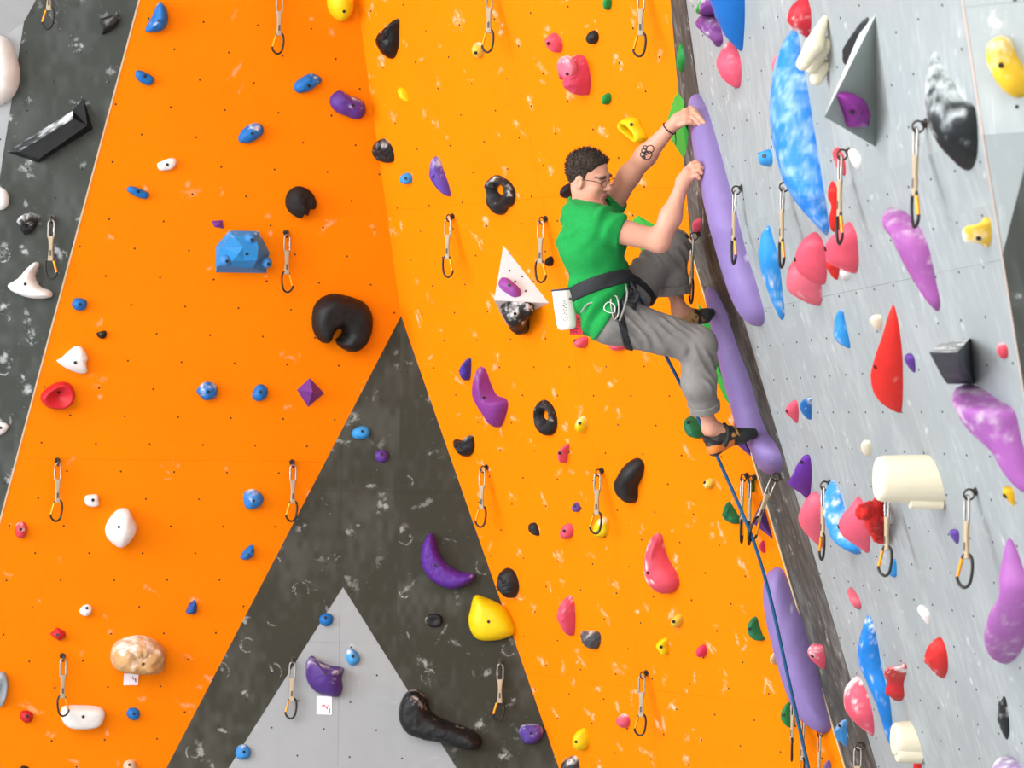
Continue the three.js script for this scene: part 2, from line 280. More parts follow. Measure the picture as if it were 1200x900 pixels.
const PAL = {
  blue: '#1470bd', sky: '#3a9ce4', navy: '#1c4f96', purple: '#5f3590', violet: '#6b4aa6', magenta: '#8c3a92', lilac: '#917bb6', mauve: '#a65aa4', pink: '#ee5b72', hot: '#e63e68', red: '#d3212b', scarlet: '#e8281f', green: '#1f9440', leaf: '#35ae42', dgreen: '#20774a',
  yellow: '#f7d407', paley: '#f0c640', black: '#1c1c1d', coal: '#2b2b2c', slate: '#3e4145', grey: '#6d7276', white: '#eee8e4', cream: '#ece2c8', tan: '#cf9f6a', plum: '#74388c',
};
// mottled plastic with rubbed-in chalk: c = how much, cb = [bu, bv] the side of the hold that hands rub
function paintHold(g, hex, seed, c = 0, cb = [0, 0], size = .1, chalk = [.7, .69, .68], mott = .12, soft = 0) {
  let [r, gg, b] = srgb(hex); { const f = r + gg + b < .12 ? .55 : r + gg + b > 1.9 ? .84 : .76; r *= f; gg *= f; b *= f; }
  const  p = g.attributes.position, col = new Float32Array(p.count * 3);
  for (let i = 0; i < p.count; i++) {
    const x = p.getX(i), y = p.getY(i), z = p.getZ(i), m = 1 - mott + 2 * mott * fbm(x * 30 + seed, y * 30, z * 30);
    let k = 0;
    if (c > 0) { const n = .5 * noise(x * 34 + seed * 3, y * 34, z * 34) + .3 * noise(x * 95, y * 95 + seed, z * 95) + .2 * noise(x * 260, y * 260 + seed, z * 260), bias = (x * cb[0] + y * cb[1]) / size; k = smooth(.78 - c * .5 - bias * .28, 1.02 - c * .35 - bias * .2 + soft, n); }
    col[i * 3] = mix(r * m, chalk[0], k); col[i * 3 + 1] = mix(gg * m, chalk[1], k); col[i * 3 + 2] = mix(b * m, chalk[2], k);
  }
  g.setAttribute('color', new THREE.BufferAttribute(col, 3)); return g;
}
function closedCurve(pts, n, sharp) {
  if (sharp) { const per = pts.map((p, i) => { const q = pts[(i + 1) % pts.length]; return Math.hypot(q[0] - p[0], q[1] - p[1]); }), tot = per.reduce((a, b) => a + b), out = []; pts.forEach((p, i) => { const q = pts[(i + 1) % pts.length], m = Math.max(1, Math.round(per[i] / tot * n)); for (let k = 0; k < m; k++) out.push([mix(p[0], q[0], k / m), mix(p[1], q[1], k / m)]); }); return out; }
  const c = new THREE.CatmullRomCurve3(pts.map(([x, y]) => V3(x, y, 0)), true, 'centripetal'); return c.getSpacedPoints(n).slice(0, n).map((p) => [p.x, p.y]);
}
const boxOf = (pts) => pts.reduce((b, [x, y]) => [Math.min(b[0], x), Math.min(b[1], y), Math.max(b[2], x), Math.max(b[3], y)], [1e9, 1e9, -1e9, -1e9]);
let holdSeed = 1;
function place(mesh, c, pl) { mesh.position.copy(c); mesh.quaternion.copy(pl.q); mesh.updateMatrixWorld(); return mesh; }
function boltAt(mesh, u, v, z, n) { const b = part('bolt', boltGeo, boltM, mesh); b.position.set(u, v, z); if (n) b.quaternion.setFromUnitVectors(V3(0, 0, 1), n); return b; }
// nudge the traced outline until the finished solid fills the traced box
function fitted(pts, build, rounds = 3) {
  const want = boxOf(pts); let cur = pts, res;
  for (let k = 0; k <= rounds; k++) {
    res = build(cur); if (k === rounds) break;
    const p = res.geo.attributes.position, m = new THREE.Matrix4().compose(res.c, res.pl.q, V3(1, 1, 1)), q = []; for (let i = 0; i < p.count; i++) q.push(proj(V3().fromBufferAttribute(p, i).applyMatrix4(m)));
    const got = boxOf(q), sx = clamp((want[2] - want[0]) / (got[2] - got[0]), .4, 1.6), sy = clamp((want[3] - want[1]) / (got[3] - got[1]), .6, 1.5), mx = (got[0] + got[2]) / 2, my = (got[1] + got[3]) / 2, wx = (want[0] + want[2]) / 2, wy = (want[1] + want[3]) / 2;
    cur = cur.map(([x, y]) => [wx + (x - mx) * sx, wy + (y - my) * sy]);
    const cb = boxOf(cur); // keep the outline a usable size
    if (cb[2] - cb[0] < 3) break;
  }
  return res;
}
// domed hold on a wall: traced outline, height h (m), peak offset, dome exponents, lumps
function star(pl, pts, o = {}) {
  const seed = holdSeed++, { h = .04, hex = '#888', n = 44, m = 9, sharp = false, p = 2.2, q = 2, lump = .14, lf = 38, peak, c = 0, cb = [0, 1], rough, flat = false, bolt, dish = 0, ribs = 0, gr } = o;
  const build = (px) => {
    const bx = boxOf(px), cpx = [(bx[0] + bx[2]) / 2, (bx[1] + bx[3]) / 2], ctr = hit(...cpx, pl), loc = (x, y) => { const d = hit(x, y, pl).sub(ctr); return [d.dot(pl.u), d.dot(pl.v)]; };
    const ring = closedCurve(px, n, sharp).map(([x, y]) => loc(x, y)), w = boxOf(ring), pk = peak ? [mix(w[0], w[2], peak[0]), mix(w[3], w[1], peak[1])] : ring.reduce((a, r) => [a[0] + r[0] / ring.length, a[1] + r[1] / ring.length], [0, 0]);
    const pos = [], tex = [], idx = [], height = (r) => h * (Math.pow(Math.max(0, 1 - Math.pow(r, p)), 1 / q) - dish * Math.pow(Math.max(0, 1 - r * 1.25), .7));
    for (let k = 0; k <= m; k++) { const r = k === m ? 0 : Math.cos(k / m * Math.PI / 2); for (let i = 0; i < (k === m ? 1 : ring.length); i++) {
      let x = pk[0] + (ring[i][0] - pk[0]) * r, y = pk[1] + (ring[i][1] - pk[1]) * r, z = height(r);
      const nz = fbm(x * lf + seed * 5.3, y * lf, z * lf) - .5; z *= 1 + lump * 2 * nz; if (k) { x += nz * lump * .25 * h; y += nz * lump * .25 * h; }
      if (ribs) z += Math.sin((x * .6 + y) * ribs) * .002 * (1 - r * r);
      pos.push(x, y, k ? z : -.003); tex.push(x, y);
    } }
    const L = ring.length; for (let k = 0; k < m; k++) for (let i = 0; i < L; i++) { const a = k * L + i, b = k * L + (i + 1) % L; if (k === m - 1) idx.push(a, b, m * L); else idx.push(a, b, b + L, a, b + L, a + L); }
    let area = 0; ring.forEach((r, i) => { const s = ring[(i + 1) % L]; area += r[0] * s[1] - s[0] * r[1]; }); if (area < 0) for (let i = 0; i < idx.length; i += 3) [idx[i], idx[i + 1]] = [idx[i + 1], idx[i]];
    let geo = new THREE.BufferGeometry(); geo.setAttribute('position', new THREE.Float32BufferAttribute(pos, 3)); geo.setAttribute('uv', new THREE.Float32BufferAttribute(tex, 2)); geo.setIndex(idx);
    return { geo, c: ctr, pl, pk, ring, w, loc, height };
  };
  const r = o.nofit ? build(pts) : fitted(pts, build), size = Math.max(r.w[2] - r.w[0], r.w[3] - r.w[1]) / 2;
  let g = r.geo; if (flat) g = g.toNonIndexed(); g.computeVertexNormals(); paintHold(g, PAL[hex] ?? hex, seed, c, cb, size, o.chalk, o.mott);
  const mesh = place(new THREE.Mesh(g, holdMat(rough, flat, gr)), r.c, pl);
  if (bolt !== null) { // find the surface point under the bolt's pixel
    const b = bolt ?? null; let best = 1e9, bu, bi = -1; const pp = g.attributes.position;
    if (b) for (let i = 0; i < pp.count; i++) { const w = V3().fromBufferAttribute(pp, i).applyMatrix4(mesh.matrixWorld), [x, y, d] = proj(w), e = Math.hypot(x - b[0], y - b[1]) + d * .5; if (e < best) { best = e; bi = i; } }
    if (bi >= 0) boltAt(mesh, pp.getX(bi), pp.getY(bi), pp.getZ(bi), V3().fromBufferAttribute(g.attributes.normal, bi));
  }
  return mesh;
}
// naive surface nets over a distance field
function nets(f, lo, hi, cell) {
  const nx = Math.ceil((hi[0] - lo[0]) / cell) + 1, ny = Math.ceil((hi[1] - lo[1]) / cell) + 1, nz = Math.ceil((hi[2] - lo[2]) / cell) + 1, v = new Float32Array(nx * ny * nz);
  let q = 0; for (let k = 0; k < nz; k++) for (let j = 0; j < ny; j++) for (let i = 0; i < nx; i++) v[q++] = f(lo[0] + i * cell, lo[1] + j * cell, lo[2] + k * cell);
  const id = new Int32Array(nx * ny * nz).fill(-1), pos = [], idx = [], S = [1, nx, nx * ny];
  for (let k = 0; k < nz - 1; k++) for (let j = 0; j < ny - 1; j++) for (let i = 0; i < nx - 1; i++) {
    const b = i + j * nx + k * nx * ny; let mask = 0; const c = [];
    for (let t = 0; t < 8; t++) { const s = v[b + (t & 1) + ((t >> 1) & 1) * nx + ((t >> 2) & 1) * nx * ny]; c.push(s); if (s < 0) mask |= 1 << t; }
    if (mask === 0 || mask === 255) continue;
    let x = 0, y = 0, z = 0, e = 0;
    for (let a = 0; a < 8; a++) for (let ax = 0; ax < 3; ax++) { const o = 1 << ax; if (a & o) continue; const bb = a | o; if ((c[a] < 0) === (c[bb] < 0)) continue; const t = c[a] / (c[a] - c[bb]); x += (a & 1) + (ax === 0 ? t : 0); y += ((a >> 1) & 1) + (ax === 1 ? t : 0); z += ((a >> 2) & 1) + (ax === 2 ? t : 0); e++; }
    id[b] = pos.length / 3; pos.push(lo[0] + (i + x / e) * cell, lo[1] + (j + y / e) * cell, lo[2] + (k + z / e) * cell);
  }
  for (let k = 1; k < nz - 1; k++) for (let j = 1; j < ny - 1; j++) for (let i = 1; i < nx - 1; i++) { const b = i + j * nx + k * nx * ny; for (let ax = 0; ax < 3; ax++) {
    const s0 = v[b] < 0, s1 = v[b + S[ax]] < 0; if (s0 === s1) continue; const u = S[(ax + 1) % 3], w = S[(ax + 2) % 3], A = id[b], B = id[b - u], C = id[b - u - w], D = id[b - w]; if (A < 0 || B < 0 || C < 0 || D < 0) continue;
    if (s0) idx.push(A, B, C, A, C, D); else idx.push(A, C, B, A, D, C);
  } }
  const g = new THREE.BufferGeometry(); g.setAttribute('position', new THREE.Float32BufferAttribute(pos, 3)); g.setIndex(idx);
  const tex = new Float32Array(pos.length / 3 * 2); for (let i = 0; i < pos.length / 3; i++) { tex[i * 2] = pos[i * 3] + pos[i * 3 + 2] * .3; tex[i * 2 + 1] = pos[i * 3 + 1]; } g.setAttribute('uv', new THREE.BufferAttribute(tex, 2));
  g.computeVertexNormals(); return g;
}
const smin = (a, b, k) => { const h = Math.max(k - Math.abs(a - b), 0) / k; return Math.min(a, b) - h * h * k * .25; };
const roundCone = (x, y, z, a, b) => { const bx = b[0] - a[0], by = b[1] - a[1], bz = b[2] - a[2], px = x - a[0], py = y - a[1], pz = z - a[2], t = clamp((px * bx + py * by + pz * bz) / (bx * bx + by * by + bz * bz + 1e-12)); return Math.hypot(px - bx * t, py - by * t, pz - bz * t) - mix(a[3], b[3], t); };
const poly2 = (P) => (x, y) => { let d = 1e9, ins = false; for (let i = 0, j = P.length - 1; i < P.length; j = i++) { const [ax, ay] = P[i], [bx, by] = P[j], ex = bx - ax, ey = by - ay, wx = x - ax, wy = y - ay, t = clamp((wx * ex + wy * ey) / (ex * ex + ey * ey)); d = Math.min(d, Math.hypot(wx - ex * t, wy - ey * t)); if ((ay > y) !== (by > y) && x < (bx - ax) * (y - ay) / (by - ay) + ax) ins = !ins; } return ins ? -d : d; };
// puffed-up outline (crescents, rings, bones): w = rounding width (m), holes = traced openings
function puff(pl, pts, o = {}) {
  const seed = holdSeed++, { h = .05, w = .03, hex = '#888', cell = .005, lump = .004, lf = 28, c = 0, cb = [0, 1], rough, bolt, holes: hs = [], gr, k = 1 } = o;
  const build = (px) => {
    const bx = boxOf(px), ctr = hit((bx[0] + bx[2]) / 2, (bx[1] + bx[3]) / 2, pl), loc = ([x, y]) => { const d = hit(x, y, pl).sub(ctr); return [d.dot(pl.u), d.dot(pl.v)]; };
    const P = closedCurve(px, 40, o.sharp).map(loc), D = poly2(P), ob = boxOf(pts), rb = boxOf(px), mv = ([x, y]) => [rb[0] + (x - ob[0]) / (ob[2] - ob[0]) * (rb[2] - rb[0]), rb[1] + (y - ob[1]) / (ob[3] - ob[1]) * (rb[3] - rb[1])], HS = hs.map((q) => poly2(closedCurve(q.map(mv), 14).map(loc))), b = boxOf(P);
    const f = (x, y, z) => { let d = D(x, y); for (const q of HS) d = Math.max(d, -q(x, y)); const e = clamp(-d / w, -2, 1), r = Math.hypot(1 - e, Math.max(0, z) / h); return Math.max((r - 1) * Math.min(w, h) + lump * (fbm(x * lf + seed, y * lf, z * lf) - .5), -z - .003); };
    return { geo: nets(f, [b[0] - .015, b[1] - .015, -.012], [b[2] + .015, b[3] + .015, h + .02], cell), c: ctr, pl, w: b };
  };
  const r = fitted(pts, build, 1), mesh = place(new THREE.Mesh(r.geo, holdMat(rough, false, gr)), r.c, pl);
  paintHold(r.geo, PAL[hex] ?? hex, seed, c, cb, Math.max(r.w[2] - r.w[0], r.w[3] - r.w[1]) / 2, o.chalk, o.mott);
  if (bolt) boltOn(mesh, bolt);
  return mesh;
}
function boltOn(mesh, b) {
  const pp = mesh.geometry.attributes.position; let best = 1e9, bi = 0; mesh.updateWorldMatrix(true, false);
  for (let i = 0; i < pp.count; i++) { const [x, y, d] = proj(V3().fromBufferAttribute(pp, i).applyMatrix4(mesh.matrixWorld)), e = Math.hypot(x - b[0], y - b[1]) + d * 6; if (e < best) { best = e; bi = i; } }
  boltAt(mesh, pp.getX(bi), pp.getY(bi), pp.getZ(bi), V3().fromBufferAttribute(mesh.geometry.attributes.normal, bi));
}
// round cones joined smoothly: caps = [x, y, lift (m), r (m), x, y, lift, r] in image pixels on the plane
function blobs(pl, caps, o = {}) {
  const seed = holdSeed++, { hex = '#888', cell = .005, k = .012, lump = .004, lf = 30, c = 0, cb = [0, 1], rough, bolt } = o;
  const ctr = hit(caps[0][4], caps[0][5], pl), loc = (x, y, z, r) => { const d = hit(x, y, pl, z).sub(ctr); return [d.dot(pl.u), d.dot(pl.v), d.dot(pl.n), r]; };
  const Cs = caps.map((q) => [loc(q[0], q[1], q[2], q[3]), loc(q[4], q[5], q[6], q[7])]), lo = [1e9, 1e9, 1e9], hi = [-1e9, -1e9, -1e9];
  for (const C of Cs) for (const e of C) for (let i = 0; i < 3; i++) { lo[i] = Math.min(lo[i], e[i] - e[3] - .015); hi[i] = Math.max(hi[i], e[i] + e[3] + .015); }
  lo[2] = Math.max(lo[2], -.012);
  const f = (x, y, z) => { let d = 1e9; for (const [a, b] of Cs) d = smin(d, roundCone(x, y, z, a, b), k); return Math.max(d + lump * (fbm(x * lf + seed, y * lf, z * lf) - .5), -z - .003); };
  const g = nets(f, lo, hi, cell); paintHold(g, PAL[hex] ?? hex, seed, c, cb, Math.max(hi[0] - lo[0], hi[1] - lo[1]) / 2, o.chalk, o.mott);
  const mesh = place(new THREE.Mesh(g, holdMat(rough)), ctr, pl); if (bolt) boltOn(mesh, bolt); return mesh;
}
// flat-faced solid: verts = [x, y, lift] in pixels on the plane, faces = index lists
function facets(pl, verts, faces, o = {}) {
  const seed = holdSeed++, { hex = '#888', c = 0, cb = [0, 1], rough, faceHex } = o, ctr = hit(verts[0][0], verts[0][1], pl);
  const P = verts.map(([x, y, z]) => { const d = hit(x, y, pl, z).sub(ctr); return V3(d.dot(pl.u), d.dot(pl.v), d.dot(pl.n)); }), pos = [], tex = [], cen = P.reduce((a, p) => a.add(p), V3()).multiplyScalar(1 / P.length);
  const tri = (a, b, d, lev) => { if (lev > 0) { const ab = a.clone().lerp(b, .5), bd = b.clone().lerp(d, .5), da = d.clone().lerp(a, .5); tri(a, ab, da, lev - 1); tri(ab, b, bd, lev - 1); tri(da, bd, d, lev - 1); tri(ab, bd, da, lev - 1); } else for (const p of [a, b, d]) { pos.push(p.x, p.y, p.z); tex.push(p.x, p.y); } };
  const gs = faces.map((fc, i) => { pos.length = 0; tex.length = 0; for (let k = 1; k < fc.length - 1; k++) { let [a, b, d] = [P[fc[0]], P[fc[k]], P[fc[k + 1]]]; if (V3().crossVectors(b.clone().sub(a), d.clone().sub(a)).dot(a.clone().sub(cen)) < 0) [b, d] = [d, b]; tri(a, b, d, 4); }
    const g = new THREE.BufferGeometry(); g.setAttribute('position', new THREE.Float32BufferAttribute([...pos], 3)); g.setAttribute('uv', new THREE.Float32BufferAttribute([...tex], 2)); g.computeVertexNormals();
    const fh = faceHex?.[i]; return paintHold(g, PAL[fh?.hex ?? hex] ?? fh?.hex ?? hex, seed, fh?.c ?? c, fh?.cb ?? cb, .15, o.chalk, o.mott ?? .06); });
  const mesh = place(new THREE.Mesh(mergeGeometries(gs), holdMat(rough)), ctr, pl); mesh.userData.world = P.map((p) => p.clone().applyMatrix4(mesh.matrixWorld)); return mesh;
}
// hold on the side wall, which is seen almost edge-on: horizontal slices that follow the traced profile, each a half-ellipse k times as wide along the wall as it stands out
function profile(pts, o = {}) {
  const seed = holdSeed++, { k = 1, hex = '#888', ny = 26, np = 22, lump = .05, lf = 24, c = 0, cb = [0, 1], rough, bolt, e = 1, sharp, flat = false, gr, shift = 0 } = o;
  const cv = closedCurve(pts, 120, sharp), b = boxOf(cv), ctrPx = [b[2], (b[1] + b[3]) / 2], pl0 = o.pl ?? planeD(...ctrPx), ctr = hit(...ctrPx, pl0).addScaledVector(DU, -shift);
  const nh = V3(pl0.n.x, 0, pl0.n.z).normalize(), inv = pl0.q.clone().invert(), pos = [], tex = [], idx = [];
  for (let j = 0; j <= ny; j++) {
    const t = (1 - Math.cos(j / ny * Math.PI)) / 2, y = mix(b[1] + .25, b[3] - .25, t); let xl = 1e9, xr = -1e9;
    cv.forEach((p, i) => { const q = cv[(i + 1) % cv.length]; if ((p[1] > y) !== (q[1] > y)) { const x = mix(p[0], q[0], (y - p[1]) / (q[1] - p[1])); xl = Math.min(xl, x); xr = Math.max(xr, x); } });
    if (xl > xr) xl = xr = mix(b[0], b[2], .5);
    const pl = o.pl ?? planeD(xr, y), base = hit(xr, y, pl).addScaledVector(DU, 0), sc = F / proj(base)[2], ku = (proj(base.clone().addScaledVector(DU, .01))[0] - xr) / (.01 * sc), kn = (xr - proj(base.clone().addScaledVector(nh, .01))[0]) / (.01 * sc);
    const hh = (xr - xl) / sc / (k * ku + Math.sqrt(k * k * ku * ku + kn * kn)), a = k * hh;
    for (let i = 0; i <= np; i++) {
      const ph = i / np * Math.PI, cs = Math.cos(ph), sn = Math.pow(Math.sin(ph), e), w = base.clone().addScaledVector(DU, a * (cs - 1)), nz = fbm(w.x * lf + seed, w.y * lf + sn * hh * lf, w.z * lf + cs * 2) - .5;
      w.addScaledVector(nh, hh * sn * (1 + lump * 2 * nz) - (i === 0 || i === np ? .003 : 0)); w.sub(ctr).applyQuaternion(inv); pos.push(w.x, w.y, w.z); tex.push(w.x + w.z, w.y);
    }
  }
  for (let j = 0; j < ny; j++) for (let i = 0; i < np; i++) { const p = j * (np + 1) + i; idx.push(p, p + 1, p + np + 2, p, p + np + 2, p + np + 1); }
  let g = new THREE.BufferGeometry(); g.setAttribute('position', new THREE.Float32BufferAttribute(pos, 3)); g.setAttribute('uv', new THREE.Float32BufferAttribute(tex, 2)); g.setIndex(idx); if (flat) g = g.toNonIndexed(); g.computeVertexNormals();
  paintHold(g, PAL[hex] ?? hex, seed, c, cb, (b[3] - b[1]) / 2 / 300, o.chalk, o.mott, o.soft);
  const mesh = place(new THREE.Mesh(g, holdMat(rough, flat, gr)), ctr, pl0); if (bolt) boltOn(mesh, bolt); return mesh;
}
const P2 = (s) => s.trim().split(/\s+/).map((q) => q.split(',').map(Number));
const oval = (cx, cy, rx, ry, deg = 0, n = 12) => Array.from({ length: n }, (_, i) => { const t = i / n * 2 * Math.PI, x = rx * Math.cos(t), y = ry * Math.sin(t), c = Math.cos(deg * RAD), s = Math.sin(deg * RAD); return [cx + x * c - y * s, cy + x * s + y * c]; });
const HOLD = 'climbing hold';
const hold = (mesh, name, label, group) => tag(mesh, name, label, HOLD, group);
// ---------------------------------------------------------------- holds on the far grey panel
const gL = 'holds on the grey panel beyond the orange edge', gA = 'holds on the plain orange wall', gC = 'holds on the grey triangle', gB = 'holds on the chalky orange wall', gD = 'holds on the pale grey overhanging wall', gS = 'holds on the dark border strip';
hold(star(PL, P2('0,41 8,44 18,62 23,80 23,95 18,110 8,120 -6,124 -18,100 -18,60 -8,42'), { h: .11, hex: 'white', p: 2.6, lump: .04, nofit: true }), 'sloper_hold', 'big smooth off-white sloper on the grey panel above black ledge', gL);
hold(star(PL, P2('118,22 128,18 138,16 142,23 136,32 126,38 120,41 121,33 117,27'), { h: .045, hex: 'coal', sharp: true, flat: true, m: 4, n: 18, lump: .3, c: .45, cb: [0, .8] }), 'rock_hold', 'small chalky black rock-shaped hold above the long black ledge', gL);
hold(facets(PL, [[8, 178, 0], [85, 130, 0], [98, 115, 0], [109, 151, 0], [45, 191, 0], [22, 178, .05], [86, 139, .075], [102, 147, .07], [46, 186, .05]], [[0, 1, 6, 5], [1, 2, 7, 6], [2, 3, 7], [3, 4, 8, 7], [4, 0, 5, 8], [5, 6, 7, 8]], { hex: 'black', rough: .35, faceHex: [{ hex: '#3a3c3d', c: .5 }] }), 'ledge_hold', 'long glossy black ledge-shaped hold with chalk along its upper edge', gL);
hold(star(PL, P2('-10,232 0,220 6,222 11,232 8,243 0,246'), { h: .04, hex: 'white', nofit: true }), 'button_hold', 'cream round hold beside the crumpled black rock hold', gL);
hold(star(PL, P2('19,259 30,250 45,254 45,263 38,272 30,275 25,270 24,264'), { h: .05, hex: 'coal', flat: true, m: 5, n: 20, lump: .5, lf: 60, c: .4 }), 'rock_hold', 'crumpled black rock hold above the white crescent hold', gL);
hold(puff(PL, P2('9,334 12,332 22,326 32,314 42,307 46,310 41,322 46,335 60,342 62,347 55,350 37,350 20,345 12,340'), { h: .07, w: .035, hex: 'white', lump: .003, bolt: [29, 333] }), 'crescent_hold', 'white horned crescent hold below the quickdraw on grey panel', gL);
hold(star(PL, P2('-8,500 0,495 7,496 10,500 6,507 0,510 -8,508'), { h: .03, hex: 'white', bolt: [1, 501], nofit: true }), 'chip_hold', 'tiny white pointed hold low on the grey panel', gL);
// ---------------------------------------------------------------- plain orange wall
hold(star(PA, P2('170,37 177,22 188,2 196,12 197,24 193,34 184,38'), { h: .07, hex: 'blue', lump: .14, bolt: [186, 24], c: .25, cb: [-.8, .6] }), 'wedge_hold', 'blue half-round hold above the short blue bar', gA);
hold(star(PA, P2('158,88 160,82 175,87 181,92 178,98 174,100 164,96'), { h: .03, hex: 'blue', p: 4, q: 3, lump: .03, bolt: [170, 89] }), 'bar_hold', 'short blue bar hold below the blue half-round hold', gA);
hold(star(PA, P2('383,8 384,-8 398,-14 413,-8 415,10 408,22 400,25 390,20'), { h: .08, hex: 'yellow', lump: .04, bolt: [403, 13] }), 'round_hold', 'smooth bright yellow rounded hold near the crease, above purple hold', gA);
hold(star(PA, P2('344,104 345,98 358,88 366,86 376,91 377,95 370,101 362,107 348,109'), { h: .045, hex: 'blue', lump: .2, bolt: [362, 100], c: .15 }), 'crimp_hold', 'lumpy blue hold between the purple oval and yellow round hold', gA);
hold(star(PA, P2('386,120 388,112 398,106 410,112 424,117 429,124 428,134 420,140 405,136 392,130'), { h: .06, hex: 'purple', p: 3, bolt: [414, 123], c: .25, cb: [.4, .8] }), 'jug_hold', 'dark purple oval jug with chalk on its upper rim', gA);
hold(star(PA, P2('279,160 286,150 297,144 307,146 309,155 302,162 290,168 280,166'), { h: .045, hex: 'blue', lump: .16, bolt: [296, 157], c: .12 }), 'crimp_hold', 'blue slanted hold between the white chip and lumpy blue hold', gA);
hold(star(PA, P2('184,192 187,190 200,185 206,186 207,191 202,198 195,200 186,199'), { h: .03, hex: 'white', p: 3, bolt: [196, 193] }), 'chip_hold', 'small white bar hold above the dark blue bar', gA);
hold(star(PA, P2('148,222 152,218 170,224 175,227 172,233 163,232 153,227'), { h: .028, hex: 'blue', p: 4, q: 3, lump: .03, bolt: [162, 224] }), 'bar_hold', 'dark blue bar hold below the small white bar', gA);
hold(star(PA, P2('84,357 87,350 95,349 102,352 102,360 97,364 88,363'), { h: .035, hex: 'blue', bolt: [94, 357] }), 'button_hold', 'small blue knob hold near the white crescent hold', gA);
hold(star(PA, P2('334,236 337,225 346,218 355,218 365,224 371,234 370,244 363,245 361,253 357,250 352,256 345,253 337,246'), { h: .075, hex: '#241f1d', lump: .3, lf: 40, n: 60, p: 2.6, rough: .75 }), 'claw_hold', 'ragged black claw-like hold above the blue faceted volume', gA);
hold(facets(PA, [[248, 259, 0], [261, 258, 0], [262, 268, 0], [251, 266, 0], [257, 262, .03]], [[0, 1, 4], [1, 2, 4], [2, 3, 4], [3, 0, 4]], { hex: 'plum' }), 'chip_hold', 'tiny dark purple chip above the blue faceted volume', gA);
{ // big blue macro volume with three little screwed-on knobs
  const m = facets(PA, [[253, 289, 0], [269, 270, 0], [303, 271, 0], [316, 296, 0], [312, 320, 0], [253, 319, 0], [259, 290, .07], [273, 276, .05], [299, 277, .06], [303, 290, .11], [301, 305, .11], [285, 290, .11], [279, 298, .11], [286, 305, .1], [254, 312, .06], [296, 314, .07], [272, 306, .09]],
    [[0, 1, 7, 6], [1, 2, 8, 7], [2, 3, 9, 8], [3, 4, 15, 10], [3, 10, 9], [4, 5, 14, 15], [5, 0, 6, 14], [6, 7, 11, 12], [7, 8, 9, 11], [11, 9, 10, 13, 12], [6, 12, 16, 14], [12, 13, 16], [16, 13, 10, 15], [14, 16, 15]], { hex: '#2b8fd6', c: .1, rough: .5 });
  hold(m, 'faceted_volume', 'large bright blue faceted volume with screwed-on knobs', gA);
  for (const [x, y, r] of [[290, 277, .03], [261, 302, .032], [309, 305, .026]]) {
    const k = star(PA, oval(x, y, r * 240, r * 240), { h: .035, hex: '#3b86c8', n: 24, m: 6, nofit: true, bolt: null }); k.position.addScaledVector(PA.n, .062); k.quaternion.identity(); k.name = 'knob';
    const p = k.position.clone(); m.worldToLocal(p); k.position.copy(p); m.add(k); boltAt(k, 0, 0, .034);
  }
  boltOn(m, [289, 298]);
}
hold(puff(PA, P2('365,372 368,358 378,348 393,344 412,348 430,356 437,370 436,390 428,405 415,413 405,411 395,404 393,398 400,393 402,386 397,384 391,390 387,400 381,403 372,398 366,386'), { h: .1, w: .055, hex: 'black', rough: .55, bolt: [410, 369], mott: .15 }), 'horseshoe_hold', 'huge black horseshoe-shaped hold above the triangle apex', gA);
hold(star(PA, P2('113,390 118,388 124,387 125,393 120,397 114,394'), { h: .025, hex: 'black', c: .2 }), 'chip_hold', 'tiny black hold with a chalk smudge above it', gA);
hold(star(PA, P2('66,422 70,420 88,405 95,405 103,419 101,425 102,436 96,438 82,434 72,428'), { h: .05, hex: 'white', lump: .06, bolt: [89, 424], peak: [.7, .4] }), 'fin_hold', 'white fin-shaped hold above the hollow red hold', gA);
hold(star(PA, P2('47,464 57,453 70,447 82,449 88,458 88,466 82,476 70,480 55,477 48,470'), { h: .06, hex: 'red', p: 6, q: 2, dish: .75, lump: .03, m: 12, bolt: [69, 460], rough: .45 }), 'bowl_hold', 'red hollow bowl-shaped hold below the white fin', gA);
hold(star(PA, P2('230,458 240,447 252,449 255,457 253,465 240,469 234,464'), { h: .05, hex: 'blue', lump: .15, bolt: [244, 459], c: .5, cb: [.3, .3] }), 'crimp_hold', 'blue hold rubbed white with chalk', gA);
hold(star(PA, P2('295,465 298,455 304,450 312,453 314,460 309,468 300,470'), { h: .04, hex: 'blue', bolt: [305, 459], c: .15, cb: [-1, .3] }), 'crimp_hold', 'plain blue hold between chalk-rubbed blue hold and purple pyramid', gA);
hold(facets(PA, [[348, 457, 0], [363, 443, 0], [380, 461, 0], [361, 477, 0], [366, 459, .06]], [[0, 1, 4], [1, 2, 4], [2, 3, 4], [3, 0, 4]], { hex: 'plum', rough: .4 }), 'pyramid_hold', 'dark purple four-sided pyramid hold on orange wall', gA);
hold(star(PA, P2('99,583 101,580 115,579 116,584 116,592 108,594 100,591'), { h: .035, hex: 'white', p: 4, q: 3, lump: .02, bolt: [109, 586] }), 'block_hold', 'small white block hold above the big white teardrop', gA);
hold(star(PA, P2('123,618 130,604 140,595 150,595 155,603 160,615 158,625 148,638 140,642 130,636 124,628'), { h: .1, hex: 'white', lump: .03, bolt: [140, 618] }), 'teardrop_hold', 'big smooth white teardrop-shaped hold', gA);
hold(star(PA, P2('17,620 20,613 27,611 32,616 31,626 25,631 18,627'), { h: .035, hex: '#d8404a', lump: .2, bolt: [24, 620], c: .15 }), 'button_hold', 'pinkish red knob hold near the grey panel edge', gA);
hold(star(PA, P2('93,717 97,710 104,708 108,712 105,720 98,722'), { h: .035, hex: 'white', bolt: [102, 713] }), 'chip_hold', 'small white oval hold above the tan boulder hold', gA);
